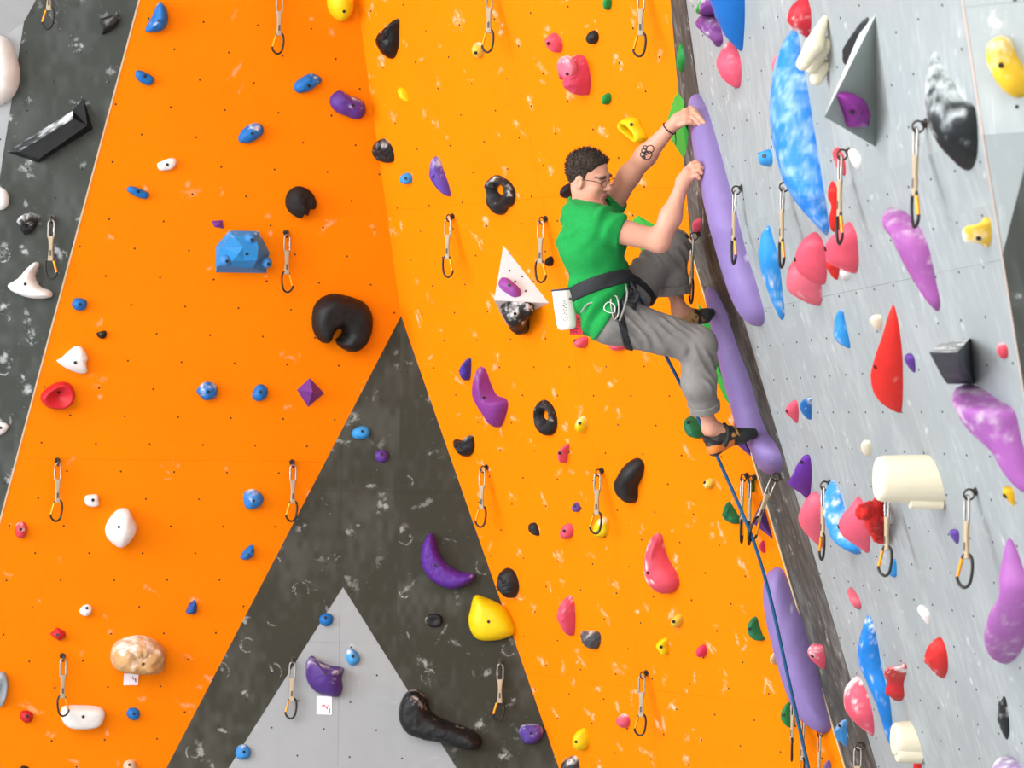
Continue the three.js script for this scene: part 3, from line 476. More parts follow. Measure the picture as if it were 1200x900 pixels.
hold(star(PA, P2('217,718 221,708 228,702 231,710 230,718 223,720'), { h: .035, hex: 'navy', flat: true, sharp: true, n: 12, m: 3, lump: .25 }), 'chip_hold', 'small dark blue faceted chip near the triangle edge', gA);
hold(star(PA, P2('285,586 287,576 297,573 305,577 309,585 304,594 289,597'), { h: .05, hex: '#2f7fcc', bolt: [297, 587], c: .35, cb: [.2, .9] }), 'round_hold', 'blue rounded hold with pale chalk on top', gA);
hold(star(PA, P2('281,654 288,643 296,638 298,645 295,653 287,656'), { h: .04, hex: 'blue', flat: true, n: 14, m: 4, lump: .25, bolt: [291, 650] }), 'chip_hold', 'small blue fin hold under the blue rounded hold', gA);
hold(star(PA, P2('58,743 67,735 76,740 77,746 69,751'), { h: .035, hex: 'red', sharp: true, n: 16, m: 4, bolt: [68, 744] }), 'chip_hold', 'small dark red angular hold above a quickdraw', gA);
hold(star(PA, P2('71,840 73,828 80,826 118,828 123,832 121,845 115,852 85,855 75,850'), { h: .07, hex: 'white', p: 5, q: 3, lump: .02, bolt: [97, 840] }), 'slab_hold', 'white slab-shaped hold under the hanging quickdraw', gA);
hold(star(PA, P2('23,840 25,833 33,832 39,837 37,845 29,847'), { h: .035, hex: '#c81d22', bolt: [32, 839] }), 'button_hold', 'small round dark red hold beside the white slab', gA);
hold(star(PA, P2('148,837 151,830 159,829 164,834 162,842 155,844'), { h: .035, hex: 'blue', bolt: [157, 836] }), 'button_hold', 'small round blue hold below the tan boulder hold', gA);
hold(star(PA, P2('129,768 134,754 148,747 165,744 182,750 193,760 194,777 190,788 175,791 152,790 134,785 130,778'), { h: .12, hex: 'tan', lump: .3, lf: 18, p: 3.4, n: 60, m: 14, bolt: [168, 779], c: .5, cb: [-.2, 1.3], chalk: [.78, .72, .66], gr: .002 }), 'boulder_hold', 'big tan sandstone-look boulder hold dusted with chalk', gA);
hold(star(PA, P2('-8,800 0,787 6,788 9,798 8,812 4,824 0,828 -8,822'), { h: .05, hex: '#9aa0a6', p: 4, dish: .6, lump: .05, nofit: true }), 'ring_hold', 'grey ring-shaped hold at the orange wall edge', gA);
hold(star(PA, P2('144,897 148,891 156,890 160,897 157,908 147,908'), { h: .04, hex: '#e2b896', bolt: [152, 897], c: .3 }), 'button_hold', 'small pale tan hold below the round blue hold', gA);
hold(star(PA, P2('21,902 26,897 34,899 36,908 22,910'), { h: .03, hex: 'black' }), 'chip_hold', 'small black hold below the white slab hold', gA);
// ---------------------------------------------------------------- grey triangle
hold(star(PC, P2('412,508 416,502 428,499 434,504 433,512 426,515 416,514'), { h: .045, hex: 'sky', bolt: [424, 506], c: .15 }), 'button_hold', 'bright blue hold near the top of the dark triangle', gC);
hold(star(PC, P2('439,533 442,528 450,527 455,532 453,540 445,542 440,538'), { h: .03, hex: 'purple', bolt: [447, 533] }), 'button_hold', 'small purple knob below the bright blue hold', gC);
hold(puff(PC, P2('493,650 497,635 505,625 510,632 515,650 527,664 542,671 557,673 556,678 545,686 530,690 515,686 502,676 495,664'), { h: .07, w: .035, hex: '#5d2a95', lump: .006, lf: 120, bolt: [510, 663], c: .12, cb: [.7, .7] }), 'crescent_hold', 'textured purple crescent moon hold on the dark triangle', gC);
hold(star(PC, P2('500,726 503,720 512,719 519,723 518,732 510,735 502,733'), { h: .03, hex: 'black', dish: .5, p: 4 }), 'ring_hold', 'small black dished disc below the purple crescent', gC);
hold(star(PC, P2('551,715 557,697 570,700 590,710 600,722 605,740 595,747 575,751 560,749 552,740 549,725'), { h: .09, hex: 'yellow', p: 3, lump: .02, bolt: [573, 728], rough: .45 }), 'shield_hold', 'large bright yellow shield-shaped hold on the triangle edge', gC);
hold(star(PC, P2('374,725 378,719 386,718 391,723 389,731 382,734 376,731'), { h: .04, hex: 'blue', flat: true, n: 12, m: 4, lump: .05, bolt: [382, 724] }), 'button_hold', 'blue hold at the apex of the pale triangle', gC);
hold(star(PC, P2('405,765 409,760 416,762 422,770 420,777 412,780 407,775'), { h: .04, hex: '#4a9fdf', bolt: [414, 769], c: .3 }), 'button_hold', 'pale blue hold beside the purple shell on the pale triangle', gC);
hold(star(PC, P2('276,881 279,874 288,872 294,878 293,887 285,890 278,888'), { h: .045, hex: '#3a8fd8', bolt: [286, 881], c: .12 }), 'button_hold', 'round blue hold at the foot of the pale triangle', gC);
hold(star(PC, P2('358,790 360,772 366,768 375,775 388,780 403,783 401,795 402,808 397,817 385,816 372,812 362,802'), { h: .1, hex: '#513081', lump: .12, bolt: [381, 789], peak: [.6, .4], c: .3, cb: [.2, .9] }), 'shell_hold', 'large purple shell-shaped hold with chalky lip on pale triangle', gC);
hold(puff(PC, P2('467,830 471,818 480,808 490,809 500,818 502,830 510,838 525,845 540,850 555,857 565,868 562,876 552,879 535,875 515,870 495,866 478,860 469,848'), { h: .1, w: .05, hex: '#1f2022', lump: .008, bolt: [508, 853], c: .25, cb: [0, .5], chalk: [.5, .45, .42], mott: .25 }), 'bone_hold', 'long black bone-shaped hold across the pale triangle edge', gC);
hold(star(PC, P2('608,854 612,849 630,848 637,854 635,864 624,872 614,870'), { h: .06, hex: '#5a3f98', lump: .1, lf: 60, bolt: [622, 860], c: .35, cb: [0, .9] }), 'dome_hold', 'speckled purple half-dome hold with chalk above it', gC);
// ---------------------------------------------------------------- chalky orange wall
hold(star(PB, P2('440,48 443,38 455,29 468,21 469,34 467,58 460,69 450,64 443,56'), { h: .06, hex: 'black', lump: .35, lf: 50, rough: .4, n: 50, c: .1 }), 'shell_hold', 'shiny black shell-shaped hold beside the crease', gB);
hold(star(PB, P2('436,175 442,165 449,162 458,168 463,178 463,190 452,191 441,185'), { h: .05, hex: 'coal', lump: .5, lf: 55, flat: true, n: 26, m: 6, c: .3 }), 'rock_hold', 'craggy grey-black rock hold on the crease', gB);
hold(star(PB, P2('466,102 472,104 478,112 480,119 474,117 469,110'), { h: .03, hex: 'yellow', lump: .2 }), 'chip_hold', 'small yellow flake beside the crease', gB);
hold(star(PB, P2('468,209 471,203 479,202 484,208 482,215 474,216'), { h: .04, hex: 'sky', bolt: [475, 209] }), 'button_hold', 'small blue knob below the craggy rock hold', gB);
hold(star(PB, P2('553,58 558,49 566,52 568,60 564,68 558,66'), { h: .04, hex: 'paley', c: .5, bolt: [558, 62] }), 'button_hold', 'small chalk-covered yellow hold near a quickdraw', gB);
hold(star(PB, P2('639,42 645,38 658,46 660,57 656,62 645,56 640,51'), { h: .06, hex: 'pink', lump: .25, lf: 50, bolt: [642, 51], c: .3, cb: [0, .9] }), 'lump_hold', 'small ridged pink hold above the big pink one', gB);
{ const m = star(PB, P2('655,74 660,66 667,64 680,66 688,76 693,95 692,105 688,112 676,108 666,101 664,92 657,88'), { h: .1, hex: '#e84a6c', lump: .32, lf: 34, n: 64, m: 14, c: .15, cb: [0, .9], peak: [.45, .5], p: 3 }); hold(m, 'lump_hold', 'big ridged pink hold with a round lobe', gB);
  const pf = plane(PB.o.clone().addScaledVector(PB.n, .07), PB.u, PB.v), lobe = star(pf, oval(665.5, 79, 9.5, 14, -14), { h: .03, hex: '#ee7088', p: 3.5, q: 3, lump: .04, c: .3, n: 30, m: 7, bolt: null, nofit: true }); lobe.name = 'lobe'; m.worldToLocal(lobe.position); lobe.quaternion.identity(); m.add(lobe); boltOn(lobe, [664, 86]); }
hold(star(PB, oval(694.5, 43.5, 8, 8.5, 20), { h: .04, hex: 'coal', bolt: [693, 43] }), 'button_hold', 'small round black hold beside the small ridged pink hold', gB);
hold(star(PB, oval(712, 3, 5.5, 9), { h: .035, hex: 'green' }), 'button_hold', 'small green knob at the wall top above round black hold', gB);
hold(star(PB, oval(711, 115.5, 6, 7.5, 20), { h: .035, hex: 'green', bolt: [707, 115] }), 'button_hold', 'small green knob between big pink hold and yellow pocket', gB);
hold(puff(PB, P2('724,144 728,138 744,137 751,148 758,162 752,168 735,158 727,152'), { h: .045, w: .022, hex: 'yellow', cell: .004, bolt: [740, 146], lump: .002, holes: [P2('731,145 736,147 744,154 748,160 741,158 733,151')] }), 'pocket_hold', 'yellow elongated pocket hold with a slot above forearm', gB);
hold(star(PB, P2('503,195 506,183 512,185 519,200 527,218 529,230 521,226 508,212 503,204'), { h: .05, hex: '#6446a8', ribs: 900, bolt: [508, 207], c: .15, n: 60, m: 14, lump: .06 }), 'leaf_hold', 'ribbed purple leaf-shaped hold beside the black holed hold', gB);
hold(puff(PB, P2('568,214 577,205 590,208 600,216 605,228 602,240 595,244 590,251 585,252 575,244 570,234 571,226'), { h: .055, w: .05, hex: 'coal', cell: .005, holes: [oval(587, 222, 7, 6.5)], c: .25, lump: .008, mott: .25 }), 'donut_hold', 'black lumpy hold pierced by a hole, above white pyramid volume', gB);
hold(star(PB, oval(664.5, 223.5, 8, 9), { h: .05, hex: '#23222c', lump: .2 }), 'button_hold', 'round black hold half hidden behind the climber', gB);
hold(star(PB, oval(644, 306, 5.5, 6), { h: .035, hex: 'black' }), 'button_hold', 'small round black hold behind a quickdraw carabiner', gB);
const whiteVol = hold(facets(PB, [[590, 288, 0], [643, 355, 0], [579, 352, .17], [593, 380, 0]], [[0, 2, 1], [2, 3, 1], [0, 3, 2]], { hex: '#dcd6d6', c: .2, mott: .05 }), 'pyramid_volume', 'white three-sided wooden volume with a purple pill hold on it', gB);
{ const [a, b, c, d] = whiteVol.userData.world; delete whiteVol.userData.world;
  const face = (p, q, r) => { let n = V3().crossVectors(q.clone().sub(p), r.clone().sub(p)).normalize(); if (n.dot(EYE.clone().sub(p)) < 0) n.negate(); const u = V3().crossVectors(V3(0, 1, 0), n).normalize(); return plane(p, u, V3().crossVectors(n, u)); };
  const f1 = face(a, b, c), f2 = face(c, d, b);
  hold(star(f1, P2('584,331 588,325 595,326 604,333 611,340 611,346 604,349 593,343 586,337'), { h: .04, hex: '#a04aa0', bolt: [597, 334], c: .15, cb: [0, 0] }), 'pill_hold', 'small magenta pill hold on the white pyramid volume', gB);
  const hg = []; for (const [x, y] of [[597, 317], [612, 324], [604, 330], [616, 341]]) hg.push(holeDisc.clone().applyQuaternion(f1.q).translate(...hit(x, y, f1, .0005).sub(whiteVol.position).toArray()));
  const hm = part('bolt_hole_shade', mergeGeometries(hg), hole, whiteVol); hm.quaternion.copy(whiteVol.quaternion).invert();  // dark discs here too, coloured like shaded holes
  hold(blobs(f2, [[598, 362, .02, .045, 616, 362, .02, .04], [604, 370, .05, .05, 609, 382, .045, .042]], { hex: 'coal', lump: .015, c: .35, bolt: [603, 368], mott: .3 }), 'knuckle_hold', 'black chalk-marked hold under the white pyramid volume', gB);
}
hold(star(PB, P2('538,433 545,421 552,419 553,430 550,445 546,446 540,438'), { h: .05, hex: '#4b3aa0', lump: .25, bolt: [542, 433], c: .15 }), 'chip_hold', 'small indigo hold beside the big purple wing', gB);
hold(star(PB, P2('554,440 558,429 563,431 572,450 580,463 594,468 596,475 588,498 584,501 575,490 560,470 553,458'), { h: .08, hex: 'magenta', lump: .1, lf: 14, bolt: [566, 466], peak: [.55, .55], p: 2.6, c: .08 }), 'wing_hold', 'large purple wing-shaped hold beside a small indigo hold', gB);
hold(star(PB, P2('531,514 540,516 553,509 557,514 556,530 548,535 539,528 533,522'), { h: .05, hex: 'coal', flat: true, n: 22, m: 5, lump: .45, lf: 50, c: .3 }), 'rock_hold', 'black rock hold at the edge of the dark triangle', gB);
hold(puff(PB, oval(639.5, 489.5, 13.5, 22, -16), { h: .05, w: .05, hex: 'coal', holes: [oval(640.5, 486, 5.5, 6.5)], c: .3, cb: [-.2, .3], lump: .006, mott: .25 }), 'donut_hold', 'oval black ring hold with a small hole and chalk', gB);
hold(star(PB, oval(681.5, 497, 7.5, 10), { h: .045, hex: 'yellow', c: .45, bolt: [679, 496] }), 'button_hold', 'small chalky yellow hold beside the oval black ring hold', gB);
hold(star(PB, P2('654,531 657,523 668,520 666,530 662,543 656,538'), { h: .05, hex: 'pink', bolt: [656, 531] }), 'chip_hold', 'small pink pointed hold below the oval black ring', gB);
hold(star(PB, P2('672,397 680,394 689,394 690,402 684,408 676,404'), { h: .05, hex: 'pink', bolt: [674, 399] }), 'button_hold', 'pink hold just below the hanging red tag', gB);
hold(star(PB, P2('713,400 722,398 734,400 735,406 726,411 717,408'), { h: .05, hex: 'pink' }), 'button_hold', 'pink hold peeking out below the climber’s thigh', gB);
hold(star(PB, P2('801,489 806,487 817,493 825,505 826,514 818,514 808,506'), { h: .06, hex: 'dgreen', bolt: [807, 495] }), 'oval_hold', 'dark green oval hold behind the rope near the shoe', gB);
hold(star(PB, P2('719,563 725,552 738,538 748,536 756,543 755,555 747,570 746,585 741,590 730,586 722,577'), { h: .08, hex: 'coal', lump: .12, lf: 18, bolt: [727, 565], mott: .2 }), 'lump_hold', 'large smooth black hold beside a quickdraw on chalky orange wall', gB);
hold(star(PB, P2('755,650 757,635 763,624 770,624 775,640 783,658 794,673 797,685 792,692 782,696 770,690 760,680 756,668'), { h: .09, hex: '#ea5266', lump: .05, lf: 14, bolt: [759, 671], c: .4, cb: [-1, .4], peak: [.5, .65] }), 'comma_hold', 'large pink comma-shaped hold with chalky neck', gB);
hold(star(PB, P2('846,594 850,587 855,592 863,602 869,609 868,614 860,614 850,607'), { h: .05, hex: 'dgreen', lump: .4, lf: 55, bolt: [853, 601] }), 'leaf_hold', 'knobbly green crescent hold beside the rope', gB);
hold(star(PB, oval(831, 566.5, 7, 6.5), { h: .03, hex: 'paley', c: .45, bolt: [826, 566] }), 'button_hold', 'small chalky yellow hold above the knobbly green hold', gB);
hold(star(PB, P2('619,613 627,612 632,619 633,628 625,625 620,619'), { h: .03, hex: 'coal', bolt: null }), 'chip_hold', 'small plain black chip below two quickdraws', gB);
hold(star(PB, P2('670,594 674,588 680,591 681,598 675,600'), { h: .03, hex: 'violet', bolt: [673, 593] }), 'chip_hold', 'tiny violet hold above the small pink knob', gB);
hold(star(PB, P2('656,622 660,614 668,613 673,620 670,629 662,632 657,628'), { h: .045, hex: 'pink', bolt: [661, 622] }), 'button_hold', 'small pink knob below the tiny violet hold', gB);
hold(star(PB, P2('695,620 700,608 709,605 714,613 713,626 704,630 697,627'), { h: .04, hex: 'yellow', lump: .3, c: .3 }), 'button_hold', 'lumpy yellow hold behind a hanging carabiner', gB);
hold(star(PB, P2('653,715 658,703 666,697 672,703 675,722 674,740 672,745 663,735 655,725'), { h: .07, hex: '#ea5470', bolt: [660, 719], c: .3, cb: [-.2, .9] }), 'teardrop_hold', 'pink upside-down teardrop hold above the grey striped hold', gB);
hold(star(PB, P2('680,738 690,738 703,740 705,752 700,761 694,760 685,752'), { h: .05, hex: '#4a4d52', flat: true, n: 24, m: 5, lump: .3, lf: 70, c: .3 }), 'rock_hold', 'grey striped rocky hold below the pink teardrop', gB);
hold(star(PB, P2('582,672 588,665 600,668 608,680 609,692 602,701 592,697 584,688'), { h: .07, hex: 'coal', lump: .3, lf: 60, n: 50, c: .3, cb: [-.8, .2] }), 'rock_hold', 'bumpy black dome hold at the dark triangle edge', gB);
hold(star(PB, oval(793.5, 727, 7, 9, 20), { h: .04, hex: 'paley', bolt: [790, 728] }), 'button_hold', 'upper of two small yellow holds', gB);
hold(star(PB, P2('769,753 774,748 782,747 784,758 783,768 776,763'), { h: .04, hex: 'yellow', bolt: [775, 758] }), 'chip_hold', 'lower, triangular one of two small yellow holds', gB);
hold(star(PB, oval(822.5, 762.5, 6.5, 8), { h: .045, hex: 'hot', bolt: [818, 763] }), 'button_hold', 'small pink-red knob beside the triangular yellow hold', gB);
hold(star(PB, P2('876,733 879,722 884,722 888,732 893,743 897,750 890,751 881,745'), { h: .05, hex: 'dgreen', bolt: [879, 737] }), 'leaf_hold', 'smooth dark green crescent hold above the small cream hold', gB);
hold(star(PB, P2('903,770 905,763 911,762 914,772 911,779 906,777'), { h: .04, hex: '#f0c890', c: .35, bolt: [904, 771] }), 'chip_hold', 'small cream chalky hold beside the rope', gB);
hold(star(PB, P2('915,836 917,825 923,822 928,830 932,845 931,853 922,847 917,842'), { h: .05, hex: '#2a8a48', bolt: [918, 838] }), 'leaf_hold', 'green half-round hold below the small cream hold', gB);
hold(star(PB, P2('722,841 726,836 735,837 739,845 735,853 727,850'), { h: .045, hex: '#e86078', bolt: [726, 846], c: .3, cb: [0, 1] }), 'button_hold', 'small pink knob beside the lowest quickdraw on chalky orange', gB);
hold(star(PB, P2('671,862 676,854 684,853 690,862 691,873 684,880 676,876 672,870'), { h: .06, hex: 'yellow', bolt: [675, 869], lump: .05 }), 'round_hold', 'yellow egg-shaped hold above the black rock at the foot', gB);
hold(star(PB, P2('657,893 664,887 674,885 680,893 680,906 660,908'), { h: .06, hex: 'slate', lump: .3, c: .25 }), 'rock_hold', 'dark grey rock hold below the yellow egg', gB);
hold(facets(PB, [[893, 586, 0], [906, 632, 0], [881, 612, 0], [889, 607, .05]], [[0, 1, 3], [1, 2, 3], [2, 0, 3]], { hex: '#553795', c: .12 }), 'blade_hold', 'purple triangular blade hold behind the clipped quickdraws', gB);
hold(star(PB, P2('890,635 894,633 897,640 898,648 893,644'), { h: .025, hex: 'hot' }), 'chip_hold', 'tiny pink hold under the purple triangular blade', gB);
hold(star(PB, P2('878,563 883,560 885,568 884,577 880,574'), { h: .03, hex: 'green' }), 'chip_hold', 'tiny green hold behind the paired quickdraws', gB);
hold(facets(PB, [[860, 492, 0], [884, 512, 0], [880, 535, 0], [862, 520, 0], [869, 512, .06]], [[0, 1, 4], [1, 2, 4], [2, 3, 4], [3, 0, 4]], { hex: '#4b2f85' }), 'blade_hold', 'dark purple angular hold behind the climbing shoe', gB);
hold(star(PB, P2('964,902 967,893 971,890 975,898 976,908'), { h: .03, hex: 'lilac', bolt: null }), 'chip_hold', 'small lilac tip below the rounded tufa end', gB);
// green wooden volumes and lilac tufa on the orange wall beside the corner
hold(facets(PB, [[803, 96, 0], [812, 112, 0], [822, 190, 0], [806, 194, 0], [788, 166, 0], [782, 140, .02], [790, 115, 0], [800, 140, .13]], [[0, 1, 7], [1, 2, 7], [2, 3, 7], [3, 4, 7], [4, 5, 7], [5, 6, 7], [6, 0, 7]], { hex: 'leaf', c: .18, mott: .12 }), 'faceted_volume', 'tall green faceted volume behind the climber’s hands', gB);
hold(facets(PB, [[747, 252, 0], [772, 266, 0], [797, 283, 0], [804, 305, 0], [803, 328, 0], [785, 345, 0], [758, 312, 0], [738, 262, 0], [780, 300, .1]], [[0, 1, 8], [1, 2, 8], [2, 3, 8], [3, 4, 8], [4, 5, 8], [5, 6, 8], [6, 7, 8], [7, 0, 8]], { hex: 'leaf', c: .12 }), 'faceted_volume', 'green volume half hidden behind the raised knee', gB);
hold(facets(PB, [[818, 355, 0], [834, 378, 0], [846, 420, 0], [860, 480, 0], [850, 468, 0], [834, 435, 0], [822, 395, 0], [832, 405, .05]], [[0, 1, 7], [1, 2, 7], [2, 3, 7], [3, 4, 7], [4, 5, 7], [5, 6, 7], [6, 0, 7]], { hex: 'leaf', c: .15 }), 'faceted_volume', 'slim green volume behind the lower purple tufa', gB);
hold(star(PB, P2('895,668 908,664 918,680 928,705 938,728 947,757 958,790 970,830 975,850 970,860 960,857 945,845 930,815 915,770 903,730 894,690'), { h: .1, hex: 'lilac', c: .12, cb: [0, 0], lump: .04, n: 70, m: 12, p: 3, mott: .1 }), 'tufa_hold', 'long lilac tufa hold on orange wall behind the rope', gB);
// ---------------------------------------------------------------- holds on the side wall and its dark border
const sh = (pts, o, name, label, g = gD) => hold(profile(P2(pts), o), name, label, g);
sh('793,66 797,50 801,55 803,72 800,85 794,80', { hex: 'green', k: 1.6, lump: .2, lf: 60 }, 'rock_hold', 'small knobbly green hold on the dark border strip', gS);
const TUFA1 = sh('807,116 813,110 819,110 827,124 838,157 850,200 862,245 876,300 889,340 896,372 894,381 882,381 869,371 855,345 845,315 833,272 823,230 815,190 809,150', { hex: 'lilac', k: 1.3, ny: 60, np: 26, lump: .02, c: .14, cb: [0, 0], mott: .08, e: .75 }, 'tufa_hold', 'long lilac tufa hold gripped by the climber’s hands', gS);
const TUFA2 = sh('826,341 830,335 838,340 850,362 864,404 878,442 890,482 900,507 912,524 917,540 915,552 905,557 891,551 880,532 871,512 862,500 856,478 846,442 837,402 830,368', { hex: 'lilac', k: 1.3, ny: 60, np: 26, lump: .02, c: .14, cb: [0, 0], mott: .08, e: .75 }, 'tufa_hold', 'lilac tufa hold that the climber’s shoes stand on', gS);
sh('811,262 815,257 821,256 822,266 820,273 814,272', { hex: 'pink' }, 'button_hold', 'small pink knob on the dark strip above a quickdraw', gS);
sh('946,765 952,756 963,755 967,766 966,785 960,782 950,774', { hex: 'pink', c: .3, bolt: [952, 769] }, 'ball_hold', 'pink ball-like hold on the dark border strip', gS);
sh('976,862 982,850 992,843 993,858 992,875 984,870', { hex: 'sky', flat: true, ny: 6, np: 6, lump: .2, c: .15, bolt: [982, 853] }, 'rock_hold', 'blue angular hold on the dark strip below the pink ball', gS);
sh('815,12 819,2 825,-6 829,2 827,14 820,16', { hex: 'leaf' }, 'chip_hold', 'small green hold behind the mottled purple rock');
sh('820,8 826,-8 836,-10 842,6 838,18 828,20 821,14', { hex: '#7c3c88', lump: .25, lf: 50, c: .4, soft: .15 }, 'rock_hold', 'upper purple rock hold beside the big blue shield');
sh('816,26 820,18 834,17 841,24 847,42 847,50 842,55 832,44 820,31', { hex: '#7c3c88', lump: .25, lf: 50, c: .62, cb: [.3, .5], soft: .15 }, 'rock_hold', 'mottled purple and white rock hold above the pink egg');
sh('826,-60 850,-70 870,-60 873,0 872,40 869,60 862,54 849,38 838,14 830,-10', { hex: '#0d6cc0', k: 1, lump: .03, ny: 40 }, 'shield_hold', 'big deep blue pointed hold at the top of the pale wall');
sh('839,68 846,55 854,48 863,56 868,70 869,90 866,103 853,96 843,84', { hex: '#f25d76', k: 1.2, lump: .04, c: .12, cb: [-.4, .2] }, 'egg_hold', 'pink egg-shaped hold under the big blue shield');
sh('923,16 929,4 944,-4 949,6 951,22 950,36 947,44 938,38 928,30 924,24', { hex: '#c92735', k: 1.1, lump: .2, lf: 60, c: .25, cb: [-1, .1], soft: .2 }, 'rock_hold', 'dark red bumpy hold above the huge pale-blue spindle');
sh('928,35 934,38 939,62 946,100 954,150 962,200 969,245 972,270 969,276 955,262 938,243 918,210 906,165 901,125 905,82 915,52', { hex: '#1c82dc', k: 1.1, ny: 70, np: 34, lump: .06, lf: 20, c: .72, cb: [-.5, .2], chalk: [.42, .58, .76], soft: .35, bolt: [905, 162], gr: .003 }, 'spindle_hold', 'huge chalk-covered blue spindle hold on the pale wall');
sh('889,178 893,177 902,175 905,180 905,192 902,195 890,190', { hex: 'sky', lump: .15, bolt: [895, 183] }, 'button_hold', 'small sky-blue knob beside the huge blue spindle');
hold(blobs(PD1, [[967, 22, .008, .012, 955, 52, .05, .03], [955, 52, .05, .03, 941, 75, .095, .021], [967, 52, .012, .026, 951, 77, .055, .024], [967, 76, .008, .02, 957, 92, .038, .022]], { hex: 'cream', cell: .006, k: .01, lump: .003 }), 'fang_hold', 'cream three-fanged hold between red bumpy hold and grey pyramid', gD);
{ // grey wooden pyramid with two holds screwed to it
  const pl = PD1, m = facets(pl, [[1026, 18, 0], [1026, 172, 0], [966, 137, .19], [1010, 32, 0]], [[0, 1, 2], [0, 2, 3], [3, 2, 1]], { hex: '#a3aeab', c: .42, mott: .14, chalk: [.55, .6, .6], faceHex: [null, { hex: '#cfd2d2', c: .2 }] });
  hold(m, 'pyramid_volume', 'tall grey wooden pyramid volume with a purple hold on it', gD);
  const [a, b, c] = m.userData.world; delete m.userData.world; let n = V3().crossVectors(b.clone().sub(a), c.clone().sub(a)).normalize(); if (n.dot(EYE.clone().sub(a)) < 0) n.negate(); const u = V3().crossVectors(V3(0, 1, 0), n).normalize(), f = plane(a, u, V3().crossVectors(n, u));
  hold(star(f, P2('980,110 988,107 1000,108 1012,114 1018,128 1020,140 1016,149 1005,150 995,149 989,135 983,122'), { h: .05, hex: '#8d2f94', lump: .3, lf: 30, p: 3, n: 54, m: 12, bolt: [999, 132], rough: .25, c: .15, cb: [.6, -.4] }), 'pinch_hold', 'glossy magenta hold bolted to the grey pyramid volume', gD);
}
sh('1017,20 1006,29 995,45 988,58 989,74 993,77 1000,64 1010,44 1018,28', { hex: 'slate', lump: .2, lf: 40, c: .3, k: .8 }, 'rock_hold', 'dark grey rough hold on the far flank of the grey pyramid');
sh('1096,60 1104,74 1118,98 1128,116 1140,122 1144,132 1144,188 1135,200 1112,181 1089,146 1083,115 1086,80', { hex: '#22282c', k: 1, ny: 50, np: 30, lump: .06, c: .74, cb: [0, 1.7], chalk: [.46, .5, .51], soft: .16 }, 'fin_hold', 'large black fin-shaped hold heavily chalked on its upper half');
hold(star(PE, P2('1161,60 1165,48 1174,42 1184,46 1192,65 1205,90 1202,110 1193,115 1182,108 1172,92 1164,75'), { h: .07, hex: '#f5c52e', bolt: [1174, 77], c: .7, cb: [-.6, .6], chalk: [.75, .66, .45], soft: .15, nofit: true }), 'banana_hold', 'chalky yellow banana-shaped hold on the end panel', gD);
sh('976,176 981,172 988,180 991,195 990,206 983,200 978,190', { hex: '#e04450', c: .4, cb: [0, .6] }, 'chip_hold', 'small chalk-tipped red hold above the red double-lobed hold');
sh('994,176 1001,174 1008,182 1009,194 1007,199 1001,195 996,186', { hex: 'white' }, 'chip_hold', 'small off-white leaf hold beside a quickdraw hanger');
sh('889,288 893,272 901,264 905,276 912,300 917,340 919,372 916,375 906,357 893,322 889,302', { hex: '#2c94e0', k: 1, c: .3, cb: [-.5, .2], lump: .06 }, 'blade_hold', 'blue blade-shaped hold below the huge blue spindle');
sh('975,212 981,220 984,245 984,268 977,272 971,258 974,242 970,228', { hex: 'scarlet', lump: .12, lf: 40 }, 'lobed_hold', 'red double-lobed hold between blue spindle and pink cone');
sh('921,330 924,312 934,302 955,310 962,330 961,358 950,356 934,348 924,340', { hex: '#e86a7c', c: .4, cb: [.4, -.6], k: 1, chalk: [.75, .62, .6] }, 'ball_hold', 'chalky pink ball hold below the plain pink ball', gD);
sh('931,302 936,286 948,274 956,272 964,282 968,302 969,322 966,333 954,331 940,322 933,314', { hex: '#f0596f', k: 1.15, lump: .03, bolt: [932, 303], pl: PD2 }, 'ball_hold', 'plain pink ball hold beside the pink cone');
sh('966,288 971,278 984,268 995,260 1003,272 1006,295 1006,312 1003,320 985,314 970,306 967,298', { hex: '#f0596f', k: 1.15, lump: .03, bolt: [967, 291] }, 'ball_hold', 'pink cone-shaped hold behind a hanging carabiner');
sh('968,308 974,304 983,308 983,322 981,328 972,320', { hex: 'scarlet', lump: .2, lf: 50 }, 'rock_hold', 'red knobbly hold under the pink cone');
sh('984,318 990,314 996,318 996,326 988,328', { hex: 'white' }, 'chip_hold', 'tiny white hold under the pink cone');
sh('1032,256 1038,245 1046,243 1060,248 1075,263 1085,280 1091,300 1097,330 1102,358 1099,365 1088,355 1071,330 1056,302 1045,280 1036,266', { hex: 'mauve', k: 1, ny: 50, lump: .08, lf: 22, c: .38, cb: [-.3, .9], chalk: [.6, .52, .58], soft: .2 }, 'horn_hold', 'long mauve horn-shaped hold with chalky tip');
sh('1129,266 1148,261 1155,254 1160,257 1162,272 1161,286 1156,291 1149,285 1130,281', { hex: '#eebf3a', k: .9, c: .35, cb: [-1, .5], chalk: [.88, .85, .75], bolt: [1146, 279] }, 'cup_hold', 'yellow cup-shaped hold with chalked end');
sh('977,386 982,366 987,362 990,374 995,396 996,408 990,406 979,398', { hex: '#2b8fd8', lump: .2, lf: 50, c: .35, cb: [0, .2] }, 'rock_hold', 'small chalky blue hold above the red spike');
sh('1019,374 1024,369 1032,369 1034,378 1032,387 1024,383', { hex: 'cream' }, 'chip_hold', 'small pale cream hold beside the red spike tip');
sh('1047,357 1051,369 1056,400 1058,430 1057,478 1055,484 1046,481 1033,473 1024,461 1020,445 1023,425 1033,395 1042,366', { hex: '#e62a22', k: 1, ny: 40, lump: .04, c: .12, cb: [0, -.6], bolt: [1026, 428] }, 'spike_hold', 'tall bright red spike-shaped hold');
